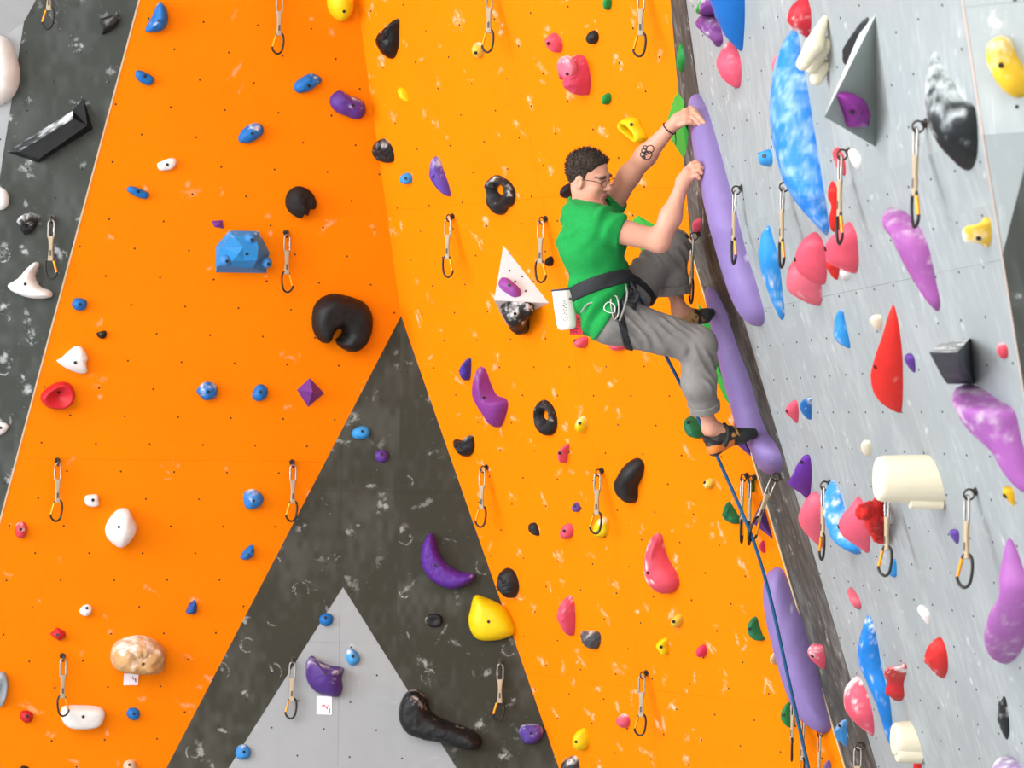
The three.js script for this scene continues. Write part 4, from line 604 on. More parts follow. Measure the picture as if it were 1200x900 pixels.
sh('1060,420 1064,414 1070,416 1073,430 1072,437 1065,431', { hex: 'purple', lump: .15 }, 'chip_hold', 'small dark purple hold beside the red spike');
{ const m = facets(PD2, [[1137, 396, 0], [1142, 450, 0], [1110, 450, .09], [1103, 440, .13], [1089, 413, .2], [1100, 403, .12], [1121, 413, .13], [1125, 440, .08], [1128, 448, 0]], [[5, 0, 6, 4], [4, 6, 7, 3], [3, 7, 1, 2], [6, 0, 1, 7], [2, 1, 8]], { hex: '#4c5358', c: .2, mott: .2, faceHex: [{ hex: '#8a8f90', c: .75 }] }); delete m.userData.world; hold(m, 'faceted_block', 'angular dark grey block hold with white chalked top', gD); }
sh('1168,406 1174,401 1180,406 1181,418 1176,421 1169,414', { hex: '#e04a5c', lump: .2, c: .2 }, 'chip_hold', 'small pinkish red hold near the wall edge');
sh('1115,467 1120,455 1135,450 1150,455 1172,470 1188,480 1196,510 1206,550 1211,580 1196,576 1176,556 1161,530 1140,511 1122,488', { hex: '#a85fae', k: 1, ny: 50, np: 30, lump: .06, lf: 14, c: .4, cb: [-.2, .8], chalk: [.6, .52, .58], soft: .2 }, 'horn_hold', 'huge mauve horn hold under the angular grey block');
sh('1009,522 1013,516 1019,516 1021,526 1019,535 1011,531', { hex: 'cream' }, 'chip_hold', 'small cream angular hold above the cream cylinder');
sh('921,482 925,473 933,469 936,480 934,496 928,491', { hex: 'pink', lump: .2, lf: 50, bolt: [923, 483] }, 'lump_hold', 'small pink hold beside a small blue one');
sh('937,476 942,468 950,466 951,480 950,492 943,488', { hex: 'blue', lump: .2, lf: 50, c: .25 }, 'lump_hold', 'small glossy blue hold beside a small pink one');
sh('924,566 929,556 942,534 948,533 951,545 951,566 947,586 938,578 926,571', { hex: '#6b2fa0', k: .9, lump: .12, lf: 90, bolt: [940, 541] }, 'fin_hold', 'pitted purple fin hold at the edge of the dark strip', gS);
const axisM = (pl) => new THREE.Quaternion().setFromUnitVectors(V3(0, 1, 0), V3(pl.n.x, 0, pl.n.z).normalize());
function drum(x, y, r, len, lobes, label, name) { // cream cylinder standing straight out from the wall
  const c = hit(x, y, PD2), q = axisM(PD2), body = (rr, L) => new THREE.LatheGeometry([[.0001, L], [rr * .86, L], [rr * .95, L - .006], [rr, L - .02], [rr * 1.05, L * .5], [rr * 1.08, -.02]].map(([a, b]) => new THREE.Vector2(a, b)), 36);
  const g = body(r, len); const gs = [g]; for (const [dx, dy, rr, L] of lobes) gs.push(body(rr, L).translate(dx, 0, dy));
  const geo = mergeGeometries(gs); paintHold(geo, PAL.cream, holdSeed++, .08, [0, 0], .1, [.9, .88, .8], .04);
  const m = new THREE.Mesh(geo, holdMat(.5)); m.position.copy(c); m.quaternion.copy(q); return hold(m, name, label, gD);
}
const drumAxes = (() => { const q = axisM(PD2); return { x: V3(1, 0, 0).applyQuaternion(q), z: V3(0, 0, 1).applyQuaternion(q) }; })();
const along = (du, dv) => { const t = V3().addScaledVector(DU, du).addScaledVector(V3(0, 1, 0), dv); return [t.dot(drumAxes.x), t.dot(drumAxes.z)]; };
drum(1096, 562, .072, .185, [[...along(.015, -.07), .022, .085]], 'thick cream cylinder hold standing out from the pale wall', 'cylinder_hold');
drum(1072, 866, .062, .08, [[...along(.01, -.045), .04, .07]], 'short cream double cylinder hold over the long blue spike', 'cylinder_hold');
sh('935,610 940,594 950,579 957,576 962,584 966,600 966,630 963,642 952,634 942,624', { hex: '#f2667c', k: 1.2, lump: .03 }, 'ball_hold', 'pink rounded cone hold touching the white-blue spike', gD);
sh('967,580 972,566 977,563 984,576 991,597 1000,622 1009,646 1005,650 990,645 975,634 967,615 965,598', { hex: '#2f97e6', k: 1, ny: 44, lump: .1, lf: 40, c: .6, cb: [-.1, .4] }, 'blade_hold', 'blue blade hold whitened with chalk between two pink cones', gD);
sh('982,618 985,608 996,594 1006,582 1013,592 1018,612 1020,636 1017,648 1006,642 992,634 985,628', { hex: '#ee6077', k: 1.15, lump: .03, bolt: [982, 618], pl: PD2 }, 'ball_hold', 'pink pointed hold behind the twisted red hold', gD);
hold(blobs(PD2, [[1010, 601, .12, .026, 1030, 592, .03, .02], [1022, 606, .08, .022, 1030, 630, .03, .026], [1033, 598, .01, .02, 1031, 628, .01, .026]], { hex: '#d8211c', cell: .005, k: .014, lump: .03, lf: 45, c: .4, cb: [-.6, .5] }), 'twisted_hold', 'twisted red hold with chalky knob in front of pink hold', gD);
sh('1041,668 1045,656 1049,655 1051,668 1050,676 1044,676', { hex: 'sky' }, 'chip_hold', 'small bright blue hold behind a hanging carabiner');
sh('1040,577 1046,574 1059,576 1060,583 1054,584 1043,581', { hex: 'purple' }, 'chip_hold', 'purple hold hidden under the cream cylinder');
sh('1112,624 1117,620 1123,622 1124,632 1122,638 1116,632', { hex: 'violet' }, 'chip_hold', 'small violet pointed hold between two quickdraws');
sh('1175,576 1178,570 1186,572 1189,582 1188,593 1182,588', { hex: '#f0b81c', bolt: [1178, 581] }, 'chip_hold', 'small yellow hold beside the huge mauve horn');
sh('1180,634 1184,631 1190,640 1198,662 1208,692 1206,738 1196,764 1180,778 1162,773 1153,757 1158,725 1170,700 1171,680 1176,650', { hex: '#a862ac', k: 1, ny: 50, np: 30, lump: .07, lf: 12, c: .45, cb: [0, -.7], chalk: [.6, .53, .58], soft: .2 }, 'horn_hold', 'huge mauve boot-shaped hold with chalky foot');
sh('993,694 997,688 1002,693 1008,703 1009,713 1004,714 996,704', { hex: '#ee6a7a', lump: .2, lf: 50 }, 'chip_hold', 'small pink knobbly hold above the long blue spike');
sh('1075,714 1080,708 1086,713 1090,722 1089,733 1083,728', { hex: 'white' }, 'chip_hold', 'small off-white flake between red hold and pink knobbly hold');
sh('988,825 991,808 1000,796 1006,792 1013,804 1020,824 1024,845 1023,862 1012,857 998,846 990,836', { hex: '#ee5c72', k: 1.2, lump: .03, c: .25, cb: [-.6, .5] }, 'ball_hold', 'pink egg hold beside the long chalky blue spike', gD);
sh('1018,720 1024,732 1028,750 1034,785 1042,815 1046,850 1048,878 1042,872 1030,838 1016,802 1006,780 1005,765 1010,740', { hex: '#1f84dc', k: 1, ny: 56, lump: .1, lf: 30, c: .5, cb: [0, .35] }, 'spike_hold', 'long chalky blue spike hold beside the pink egg');
sh('1036,792 1040,784 1054,782 1061,777 1063,785 1059,800 1059,818 1052,822 1038,814 1040,802', { hex: '#cf2a30', lump: .2, lf: 45, c: .25 }, 'lump_hold', 'red knotted hold beside the long blue spike');
sh('1083,772 1088,758 1102,747 1108,758 1111,775 1110,788 1105,795 1093,788 1086,780', { hex: '#e0302f', lump: .25, lf: 45, c: .2, cb: [-.6, .4] }, 'rock_hold', 'red walnut-like hold on the pale wall');
sh('1070,900 1073,889 1077,888 1080,900 1079,912 1072,910', { hex: 'scarlet' }, 'chip_hold', 'small red tip below the short cream cylinder');
sh('1168,840 1171,822 1177,816 1182,838 1183,860 1180,867 1173,856', { hex: '#2c302f', c: .45, cb: [0, 1], lump: .1 }, 'chip_hold', 'dark grey flake hold with a white chalked top');
sh('1163,905 1172,890 1185,887 1200,900 1210,925 1190,940 1168,925', { hex: '#a58ab5', c: .5, k: 1 }, 'horn_hold', 'pale purple chalky hold below the huge mauve boot');
sh('904,74 907,66 911,64 912,74 910,84 905,82', { hex: '#e88a94', shift: 0 }, 'chip_hold', 'small pink hold peeking out behind the blue spindle');
// ---------------------------------------------------------------- quickdraws
const silver = MM('#a39d97', .35, { metalness: .85 }), darkSteel = MM('#4b4641', .4, { metalness: .8 }), webbing = MM('#a8957a', .9), labelM = MM('#4a443f', .7), blackAl = MM('#26221f', .38, { metalness: .5 }), gateM = MM('#e8920c', .35, { metalness: .35 });
const tube = (pts, r, seg = 40, closed = false, rad = 7) => new THREE.TubeGeometry(new THREE.CatmullRomCurve3(pts.map((p) => V3(...p)), closed, 'centripetal'), seg, r, rad, closed);
const qd = {};
{ // parts are built once, the anchor bolt at the origin, z out of the wall
  const T = new THREE.TorusGeometry(.0155, .0032, 8, 26).rotateY(Math.PI / 2).translate(0, -.004, .024), plate = new THREE.CylinderGeometry(.014, .014, .004, 18).rotateX(Math.PI / 2).translate(0, .006, .004), head = new THREE.CylinderGeometry(.008, .008, .01, 6).rotateX(Math.PI / 2).translate(0, .006, .009);
  qd.hanger = mergeGeometries([T, plate, head]);
  const rx = .0135, y0 = -.012, y1 = -.088, lp = []; for (let i = 0; i <= 8; i++) { const a = i / 8 * Math.PI; lp.push([rx * Math.cos(a), y0 - .009 + rx * Math.sin(a) * 1.05, .03]); } for (let i = 0; i <= 8; i++) { const a = Math.PI + i / 8 * Math.PI; lp.push([rx * Math.cos(a), y1 + .009 + rx * Math.sin(a) * 1.05, .03]); }
  qd.link = tube(lp, .0038, 60, true); qd.nut = new THREE.CylinderGeometry(.0058, .0058, .02, 6).translate(-rx, -.052, .03);
  const prof = []; // flat sewn sling, pinched in the middle, ribbed along its edges
  const sl = []; for (let i = 0; i <= 40; i++) { const t = i / 40, y = mix(-.08, -.193, t), w = .0085 + .0055 * Math.pow(Math.abs(2 * t - 1), 2) + (i % 2 ? .0007 : 0), d = .0052 + (i % 2 ? .0012 : 0); sl.push([w, y, d]); }
  const pos = [], idx = []; sl.forEach(([w, y, d]) => { for (const [a, b] of [[-1, -.6], [-.7, -1], [.7, -1], [1, -.6], [1, .6], [.7, 1], [-.7, 1], [-1, .6]]) pos.push(a * w, y, .03 + b * d); }); for (let i = 0; i < 40; i++) for (let k = 0; k < 8; k++) { const a = i * 8 + k, b = i * 8 + (k + 1) % 8; idx.push(a, b, b + 8, a, b + 8, a + 8); } for (const s of [0, 40 * 8]) for (let k = 1; k < 7; k++) idx.push(s, s + k, s + k + 1);
  const g = new THREE.BufferGeometry(); g.setAttribute('position', new THREE.Float32BufferAttribute(pos, 3)); g.setIndex(idx); g.computeVertexNormals(); qd.sling = g;
  qd.label = new THREE.BoxGeometry(.009, .026, .0142).translate(0, -.158, .03);
  qd.body = tube([[-.014, -.192, .03], [-.008, -.182, .03], [.005, -.179, .03], [.0175, -.187, .03], [.0225, -.206, .03], [.021, -.238, .03], [.012, -.268, .03], [-.004, -.278, .03], [-.021, -.27, .03], [-.031, -.252, .03], [-.029, -.245, .03]], .005, 50);
  qd.gate = tube([[-.029, -.246, .03], [-.0225, -.222, .03], [-.0145, -.194, .03]], .0055, 12);
}
function quickdraw(x, y, pl, label, { flip = false, twist = 0, lean = 0, clipTwist = 0, k = 1, bare = false } = {}) {
  const g = new THREE.Group(); g.position.copy(hit(x, y, pl)); const yaw = Math.atan2(pl.n.x, pl.n.z); g.rotation.set(0, yaw, 0, 'YXZ'); g.scale.setScalar(k);
  tag(g, 'quickdraw', label, 'quickdraw', 'quickdraws hanging from the climbing walls');
  part('hanger', qd.hanger, darkSteel, g);
  const s = new THREE.Object3D(); // swing about the hanger eye
  const hang = (name, geo, m, tw) => { const o = part(name, geo, m, g); const M = new THREE.Matrix4().makeTranslation(0, -.012, .03).multiply(new THREE.Matrix4().makeRotationZ(lean)).multiply(new THREE.Matrix4().makeRotationY(tw)).multiply(new THREE.Matrix4().makeTranslation(0, .012, -.03)); if (flip) M.multiply(new THREE.Matrix4().makeScale(-1, 1, 1)); o.applyMatrix4(M); return o; };
  const l = hang('chain_link', qd.link, silver, twist); part('screw_nut', qd.nut, silver, l);
  const sg = hang('sling', qd.sling, webbing, twist); part('woven_label', qd.label, labelM, sg);
  const c = hang('carabiner', qd.body, blackAl, twist + clipTwist); part('gate', qd.gate, gateM, c);
  return g;
}
// [x, y, plane, label, options]
for (const a of [
  [60, -36, PL, 'quickdraw hanging above the small black rock hold', {}],
  [62, 257, PL, 'quickdraw hanging beside the crumpled black rock hold', { flip: true }],
  [326, -6, PA, 'quickdraw hanging above the blue crimps, near the yellow round hold', {}],
  [335, 274, PA, 'quickdraw hanging beside the blue faceted volume', { flip: true }],
  [67, 541, PA, 'quickdraw hanging beside the small white block hold', {}],
  [342, 543, PA, 'quickdraw hanging at the edge of the dark triangle', {}],
  [73, 770, PA, 'quickdraw hanging in front of the white slab hold', { flip: true }],
  [344, 774, PC, 'quickdraw hanging beside the purple shell on pale triangle', {}],
  [587, 776, PC, 'quickdraw hanging above the speckled purple dome on dark triangle', {}],
  [580, -12, PB, 'quickdraw hanging beside the chalk-covered yellow hold', { twist: .5 }],
  [758, -12, PB, 'quickdraw hanging above the yellow pocket hold near the wall top', { twist: .5 }],
  [531, 255, PB, 'quickdraw hanging below the ribbed purple leaf hold', { flip: true, twist: .4 }],
  [640, 258, PB, 'quickdraw hanging between white pyramid volume and the climber', { flip: true, twist: .4 }],
  [571, 549, PB, 'quickdraw hanging below the black rock at the triangle edge', { twist: .5 }],
  [706, 553, PB, 'quickdraw hanging over the lumpy yellow hold', { twist: .5 }],
  [758, 790, PB, 'quickdraw hanging between the triangular yellow hold and pink knob', { twist: .5 }],
  [876, 559, PB, 'unclipped quickdraw of the pair beside the rope', { twist: -.4, clipTwist: -.5 }],
  [885, 561, PB, 'quickdraw in front of the tiny green hold beside the rope', { twist: -.4, clipTwist: -.5 }],
  [935, 815, PB, 'quickdraw hanging at the tip of the green half-round hold', { twist: -.4, clipTwist: -.4 }],
  [947, 838, PB, 'quickdraw hanging under the lilac tufa beside the rope', { twist: -.4 }],
  [966, 858, PB, 'quickdraw hanging below the rounded end of lilac tufa', { twist: -.4 }],
]) quickdraw(...a);
for (const a of [
  [820, 276, PD2, 'quickdraw on the dark strip under the small pink knob', { twist: .1 }],
  [870, 222, PD1, 'quickdraw hanging in front of the upper lilac tufa', { twist: .12, flip: true }],
  [927, 218, PD1, 'quickdraw hanging half behind the huge blue spindle', { twist: .12, flip: true }],
  [996, 180, PD1, 'quickdraw hanging in front of the pink cone', { twist: .12, flip: true }],
  [1086, 147, PD1, 'quickdraw hanging beside the chalked black fin', { twist: .12, flip: true }],
  [974, 568, PD2, 'quickdraw hidden behind the white-blue blade hold', { twist: .12 }],
  [1050, 577, PD2, 'quickdraw hanging under the cream cylinder hold', { twist: .2, clipTwist: .5 }],
  [1145, 578, PD2, 'quickdraw hanging between small violet hold and mauve boot', { twist: .2, clipTwist: .5 }],
  [1014, 874, PD2, 'quickdraw on the dark strip below the pink egg', { twist: 1.2 }],
]) quickdraw(...a);
// the clipped quickdraw is pulled away from the wall by the rope
const CLIP = quickdraw(916, 561, PD2, 'quickdraw on the dark strip with the blue rope clipped', { twist: -1.2, clipTwist: .4 });
// ---------------------------------------------------------------- route tags
function card(x, y, w, h, pl, label, draw) {
  const c = document.createElement('canvas'); c.width = 128; c.height = 128; const q = c.getContext('2d'); q.fillStyle = '#ece4ea'; q.fillRect(0, 0, 128, 128); draw(q); const t = new THREE.CanvasTexture(c); t.colorSpace = THREE.SRGBColorSpace;
  const m = new THREE.Mesh(new THREE.BoxGeometry(w, h, .003), [0, 1, 2, 3, 4, 5].map((i) => i === 4 ? new THREE.MeshStandardMaterial({ map: t, roughness: .6 }) : MM('#e8e0e4', .7))); place(m, hit(x, y, pl, .003), pl); return tag(m, 'route_tag', label, 'route tag', 'paper route tags');
}
const scrawl = (q, red, dark) => { q.lineWidth = 9; q.strokeStyle = '#c8434f'; q.beginPath(); red.forEach(([x, y], i) => i ? q.lineTo(x, y) : q.moveTo(x, y)); q.stroke(); q.strokeStyle = '#5a2b46'; q.lineWidth = 10; q.beginPath(); dark.forEach(([x, y], i) => i ? q.lineTo(x, y) : q.moveTo(x, y)); q.stroke(); };
card(380, 826.5, .074, .088, PC, 'white paper tag taped below the purple shell hold', (q) => scrawl(q, [[40, 70], [66, 62], [88, 88], [96, 60]], [[110, 84], [110, 116]]));
card(153.5, 796, .07, .058, PA, 'white paper tag taped below the tan boulder hold', (q) => scrawl(q, [[62, 56], [78, 40], [92, 74]], [[102, 50], [108, 96]]));
// ---------------------------------------------------------------- the climber
const skinM = new THREE.MeshStandardMaterial({ vertexColors: true, roughness: .55 }), clothM = new THREE.MeshStandardMaterial({ vertexColors: true, roughness: .9, bumpMap: GRAIN, bumpScale: .0004 });
const person = new THREE.Group(); { const o = at(712, 372, 10.85); person.position.copy(o); }
tag(person, 'person', 'climber in green shirt and rolled-up grey trousers gripping the lilac tufa', 'person');
const PO = person.position;
const J = (x, y, d, r) => { const p = at(x, y, d).sub(PO); return [p.x, p.y, p.z, r]; };
const Jv = (x, y, d) => at(x, y, d).sub(PO);
const chain = (...js) => js.slice(1).map((j, i) => [js[i], j]);
const field = (caps, k) => (x, y, z) => { let d = 1e9; for (const [a, b] of caps) d = smin(d, roundCone(x, y, z, a, b), k); return d; };
function bounds(caps, pad) { const lo = [1e9, 1e9, 1e9], hi = [-1e9, -1e9, -1e9]; for (const c of caps) for (const e of c) for (let i = 0; i < 3; i++) { lo[i] = Math.min(lo[i], e[i] - e[3] - pad); hi[i] = Math.max(hi[i], e[i] + e[3] + pad); } return [lo, hi]; }
const dyed = (g, fn) => { const p = g.attributes.position, c = new Float32Array(p.count * 3); for (let i = 0; i < p.count; i++) { const q = fn(p.getX(i), p.getY(i), p.getZ(i)); c.set(q, i * 3); } g.setAttribute('color', new THREE.BufferAttribute(c, 3)); return g; };
const half = (n, o) => (x, y, z) => (x - o.x) * n.x + (y - o.y) * n.y + (z - o.z) * n.z;   // signed distance to a plane
// joints
const shN = J(702, 264, 10.6, .056), shF = J(712, 246, 10.9, .052), elN = J(773, 283, 10.57, .041), wrN = J(797, 223, 10.56, .027), elF = J(737, 206, 10.82, .041), wrF = J(786, 149, 10.7, .027);
const hipN = J(716, 374, 10.75, .088), hipF = J(736, 350, 11.0, .085), knN = J(818, 404, 10.8, .06), anN = J(833, 502, 10.95, .036), knF = J(787, 288, 11.08, .058), anF = J(797, 366, 11.1, .035);
const chN = J(692, 286, 10.69, .1), chF = J(696, 284, 10.86, .098), waN = J(704, 336, 10.74, .096), waF = J(706, 334, 10.9, .094), upN = J(690, 260, 10.7, .085), upF = J(698, 256, 10.84, .08), neck = J(688, 240, 10.76, .05), peN = J(710, 366, 10.77, .092), peF = J(716, 362, 10.93, .09);
const torso = [[chN, chF], [waN, waF], [upN, upF], [peN, peF], [chN, waN], [chF, waF], [waN, peN], [waF, peF], [upN, chN], [upF, chF]];
const slim = (c, s) => c.map(([a, b]) => [[a[0], a[1], a[2], a[3] - s], [b[0], b[1], b[2], b[3] - s]]);
// head frame
const HC = Jv(690.5, 208.5, 10.72), HF = V3(.84, -.26, .48).normalize(), HU = V3(.08, .93, .32).addScaledVector(HF, -V3(.08, .93, .32).dot(HF)).normalize(), HS = V3().crossVectors(HF, HU);
const HK = .93, hp = (f, u, s) => HC.clone().addScaledVector(HF, f * HK).addScaledVector(HU, u * HK).addScaledVector(HS, s * HK);   // HK: head size
const toHead = (x, y, z) => { const d = V3(x, y, z).sub(HC).divideScalar(HK); return [d.dot(HF), d.dot(HU), d.dot(HS)]; };
const ell = (f, u, s, c, r) => { const a = (f - c[0]) / r[0], b = (u - c[1]) / r[1], d = (s - c[2]) / r[2], k = Math.hypot(a, b, d); return k < 1e-6 ? -Math.min(...r) : (k - 1) * k / Math.hypot(a / r[0], b / r[1], d / r[2]); };
const skull = (f, u, s) => ell(f, u, s, [-.012, .03, 0], [.092, .08, .071]);
function headField(f, u, s) {
  const a = Math.abs(s);
  let d = skull(f, u, s);
  d = smin(d, ell(f, u, s, [.028, -.035, 0], [.056, .072, .054]), .035);           // face
  d = smin(d, ell(f, u, a, [.01, -.062, .028], [.045, .034, .024]), .03);           // jaw
  d = smin(d, ell(f, u, s, [.07, -.092, 0], [.016, .016, .02]), .025);              // chin
  d = smin(d, ell(f, u, a, [.076, .024, .024], [.014, .009, .026]), .014);          // brow
  d = smin(d, roundCone(f, u, s, [.08, .012, 0, .008], [.103, -.022, 0, .011]), .012); // nose
  d = smin(d, ell(f, u, a, [.09, -.026, .01], [.011, .008, .008]), .008);           // nostrils
  d = smin(d, ell(f, u, a, [.056, -.022, .036], [.022, .02, .018]), .02);           // cheek
  d = Math.max(d, -ell(f, u, a, [.092, .004, .031], [.017, .011, .016]));           // eye sockets
  d = Math.min(d, ell(f, u, a, [.068, .003, .031], [.0135, .0125, .0125]));         // eyes
  d = smin(d, ell(f, u, s, [.083, -.055, 0], [.0105, .0055, .022]), .006);          // upper lip
  d = smin(d, ell(f, u, s, [.081, -.066, 0], [.011, .0065, .018]), .006);           // lower lip
  d = smin(d, Math.max(ell(f, u, a, [-.004, -.008, .074], [.02, .032, .011]), -ell(f, u, a, [.0, -.006, .087], [.011, .02, .008])), .006); // ears
  return d;
}
const SKIN = srgb('#cd937a');
const skinAt = (x, y, z) => { const m = .94 + .12 * fbm(x * 40, y * 40, z * 40); return [SKIN[0] * m, SKIN[1] * m * .99, SKIN[2] * m]; };
{
  // body: one continuous skin
  const legs = [...chain(hipN, knN), [knN, J(817, 452, 10.86, .055)], [J(817, 452, 10.86, .055), anN], [anN, J(868, 512, 11.0, .024)], ...chain(hipF, knF), [knF, J(786, 325, 11.09, .053)], [J(786, 325, 11.09, .053), anF], [anF, J(824, 372, 11.13, .022)]];
  const arms = [[upN, shN], [shN, elN], [elN, J(786, 254, 10.565, .04)], [J(786, 254, 10.565, .04), wrN], [upF, shF], [shF, elF], [elF, J(757, 182, 10.77, .04)], [J(757, 182, 10.77, .04), wrF]];
  const nk = [[neck, [...hp(-.02, -.05, 0).toArray(), .05]], [neck, upN], [neck, upF]];
  const caps = [...slim(torso, .02), ...slim(legs.slice(0, 3), .012), ...legs.slice(3, 4), ...slim(legs.slice(4, 7), .012), ...legs.slice(7), ...arms, ...nk], [lo, hi] = bounds(caps, .03);
  const bodyG = dyed(nets(field(caps, .028), lo, hi, .0095), skinAt);
  // head, in its own finer grid
  const hg = nets((x, y, z) => { const [f, u, s] = toHead(x, y, z); return smin(headField(f, u, s), roundCone(x, y, z, neck, [...hp(-.02, -.05, 0).toArray(), .05]), .03); }, HC.toArray().map((v) => v - .135), HC.toArray().map((v) => v + .135), .0034);
  dyed(hg, (x, y, z) => {
    const [f, u, s] = toHead(x, y, z), a = Math.abs(s); let c = skinAt(x, y, z);
    const lip = Math.max(smooth(1.25, .9, Math.hypot((u + .0555) / .007, s / .024)), smooth(1.25, .9, Math.hypot((u + .066) / .008, s / .02))) * (f > .07 ? 1 : 0); c = c.map((v, i) => mix(v, [.42, .16, .14][i], lip * .8));
    const brow = smooth(1.3, .8, Math.hypot((u - .026 + (a - .03) * .12) / .0065, (a - .031) / .022)) * (f > .055 ? 1 : 0); c = c.map((v, i) => mix(v, [.035, .022, .016][i], brow * .9));
    const eye = smooth(1.15, .85, Math.hypot((u - .001) / .0045, (a - .031) / .0115)) * (f > .06 ? 1 : 0); c = c.map((v, i) => mix(v, [.06, .04, .035][i], eye * .85));
    return c;
  });
  // hands: palm and five fingers each
  const hand = (palm, fingers) => { const c = [...palm, ...fingers.flatMap((f) => chain(...f))], [l, h] = bounds(c, .012), pf = field(palm, .02), ff = fingers.map((f) => field(chain(...f), .003)); return dyed(nets((x, y, z) => { let d = pf(x, y, z); for (const q of ff) d = smin(d, q(x, y, z), .006); return d; }, l, h, .003), skinAt); };
  const hN = hand([[wrN, J(801, 213, 10.55, .024)], [J(801, 213, 10.55, .024), J(805, 202, 10.548, .021)], [J(801, 213, 10.55, .024), J(808, 208, 10.545, .019)]], [
    [J(804, 199, 10.555, .0105), J(810, 192.5, 10.55, .0098), J(816, 190, 10.552, .009), J(820.5, 193, 10.556, .0082)],
    [J(806, 201, 10.545, .0105), J(813, 195.5, 10.54, .0098), J(819, 193.5, 10.538, .009), J(823, 197.5, 10.538, .0082)],
    [J(808, 205, 10.538, .0102), J(814.5, 200.5, 10.532, .0095), J(819.5, 199, 10.528, .0088), J(822.5, 203, 10.53, .008)],
    [J(808, 209, 10.535, .0095), J(813.5, 206.5, 10.528, .0088), J(817.5, 206, 10.525, .008), J(819.5, 209, 10.527, .0072)],
    [J(799, 210, 10.58, .011), J(804, 203, 10.6, .0105), J(808, 199, 10.61, .0095)]]);
  const hF = hand([[wrF, J(795, 141, 10.69, .023)], [J(795, 141, 10.69, .023), J(804, 132, 10.69, .02)], [J(795, 141, 10.69, .023), J(804, 138, 10.675, .019)]], [
    [J(803, 130, 10.7, .0105), J(810, 126.5, 10.695, .0098), J(816, 131, 10.688, .009), J(819, 137, 10.688, .0082)],
    [J(805, 132, 10.688, .0105), J(812.5, 129, 10.68, .0098), J(819, 135, 10.672, .009), J(822.5, 141, 10.67, .0082)],
    [J(806, 135, 10.678, .0104), J(814, 132.5, 10.67, .0096), J(821, 139, 10.656, .009), J(825.5, 144.5, 10.65, .0082)],
    [J(805, 138, 10.672, .0098), J(811.5, 137, 10.663, .0088), J(817, 142, 10.655, .008), J(820, 146, 10.652, .0074)],
    [J(797, 146, 10.668, .012), J(803, 143.5, 10.655, .0108), J(809, 143, 10.655, .0098), J(814, 145.5, 10.66, .0085)]]);
  part('body', mergeGeometries([bodyG, hg, hN, hF]), skinM, person);
  // tattoo: overlapping rings on the inner forearm
  const T0 = Jv(759.5, 179, 10.72), toCam = EYE.clone().sub(PO).sub(T0).normalize(), ax = V3(wrF[0] - elF[0], wrF[1] - elF[1], wrF[2] - elF[2]).normalize(), sd = V3().crossVectors(toCam, ax).normalize(), F0 = field(caps, .028), rings = [];
  for (const [a, b, ra, rb] of [[.016, .004, .017, .014], [-.009, -.006, .019, .013], [-.004, .018, .011, .009], [-.02, .013, .01, .008], [.008, .022, .008, .007], [-.006, .006, .009, .007], [-.026, .002, .006, .006]]) {
    const pts = []; for (let i = 0; i < 26; i++) { const t = i / 26 * 2 * Math.PI, p = T0.clone().addScaledVector(ax, a + ra * Math.cos(t)).addScaledVector(sd, b + rb * Math.sin(t)).addScaledVector(toCam, .06); for (let k = 0; k < 24; k++) { const d = F0(p.x, p.y, p.z); if (d < .0006) break; p.addScaledVector(toCam, -Math.min(d, .01)); } pts.push(p.toArray()); }
    rings.push(tube(pts, .0021, 52, true, 5));
  }
  part('tattoo', mergeGeometries(rings), MM('#2b2326', .7), person);
  // bracelet on the far wrist
  { const d = V3(wrF[0] - elF[0], wrF[1] - elF[1], wrF[2] - elF[2]).normalize(), c = V3(...wrF).addScaledVector(d, -.008), g = new THREE.TorusGeometry(.0305, .0024, 7, 40); g.applyQuaternion(new THREE.Quaternion().setFromUnitVectors(V3(0, 0, 1), d)).translate(...c.toArray()); const e = c.clone().add(V3(.02, -.02, .018)); part('bracelet', mergeGeometries([g, tube([e.toArray(), [e.x + .004, e.y - .02, e.z + .004], [e.x + .004, e.y - .045, e.z]], .0022, 16, false, 7)]), MM('#1d1716', .6), person); }
  // hair
  const keep = (f, u, s) => { const a = Math.abs(s), line = f > .028 ? mix(.036, .077, smooth(.026, .075, f)) : f > -.005 ? mix(-.014, .036, smooth(.008, .028, f)) : mix(-.055, -.005, smooth(-.075, -.02, f)); return line - u; };
  const tipsR = rng(31), hairG = nets((x, y, z) => { const [f, u, s] = toHead(x, y, z), n = noise(x * 190, y * 190, z * 190), m = noise(x * 60 + 4, y * 60, z * 60); const kp = keep(f, u, s), th = smooth(.002, -.022, kp); return Math.max(skull(f, u, s) - .0015 - th * (.003 + .006 * n + .009 * m * smooth(.02, .09, u)), kp + .008 * n); }, HC.toArray().map((v) => v - .135), HC.toArray().map((v) => v + .135), .0034);
  const tufts = [], hq = hairG.attributes.position, hn = hairG.attributes.normal, cone = new THREE.ConeGeometry(.0017, .013, 4, 1, true).translate(0, .0045, 0);
  for (let i = 0; i < 2600 && tufts.length < 1100; i++) { const k = (tipsR() * hq.count) | 0, p = V3().fromBufferAttribute(hq, k), [f, u, s] = toHead(p.x, p.y, p.z); if (keep(f, u, s) > -.012) continue; const n = V3().fromBufferAttribute(hn, k).addScaledVector(HF, (tipsR() - .35) * .7).addScaledVector(HU, .5 + (tipsR() - .5) * .5).addScaledVector(HS, (tipsR() - .5) * .6).normalize(); const c = cone.clone().scale(1, .6 + .7 * tipsR() * smooth(-.02, .08, u) + .1, 1).applyQuaternion(new THREE.Quaternion().setFromUnitVectors(V3(0, 1, 0), n)).translate(p.x, p.y, p.z); tufts.push(c); }
  const hairAll = mergeGeometries([hairG, ...tufts]);
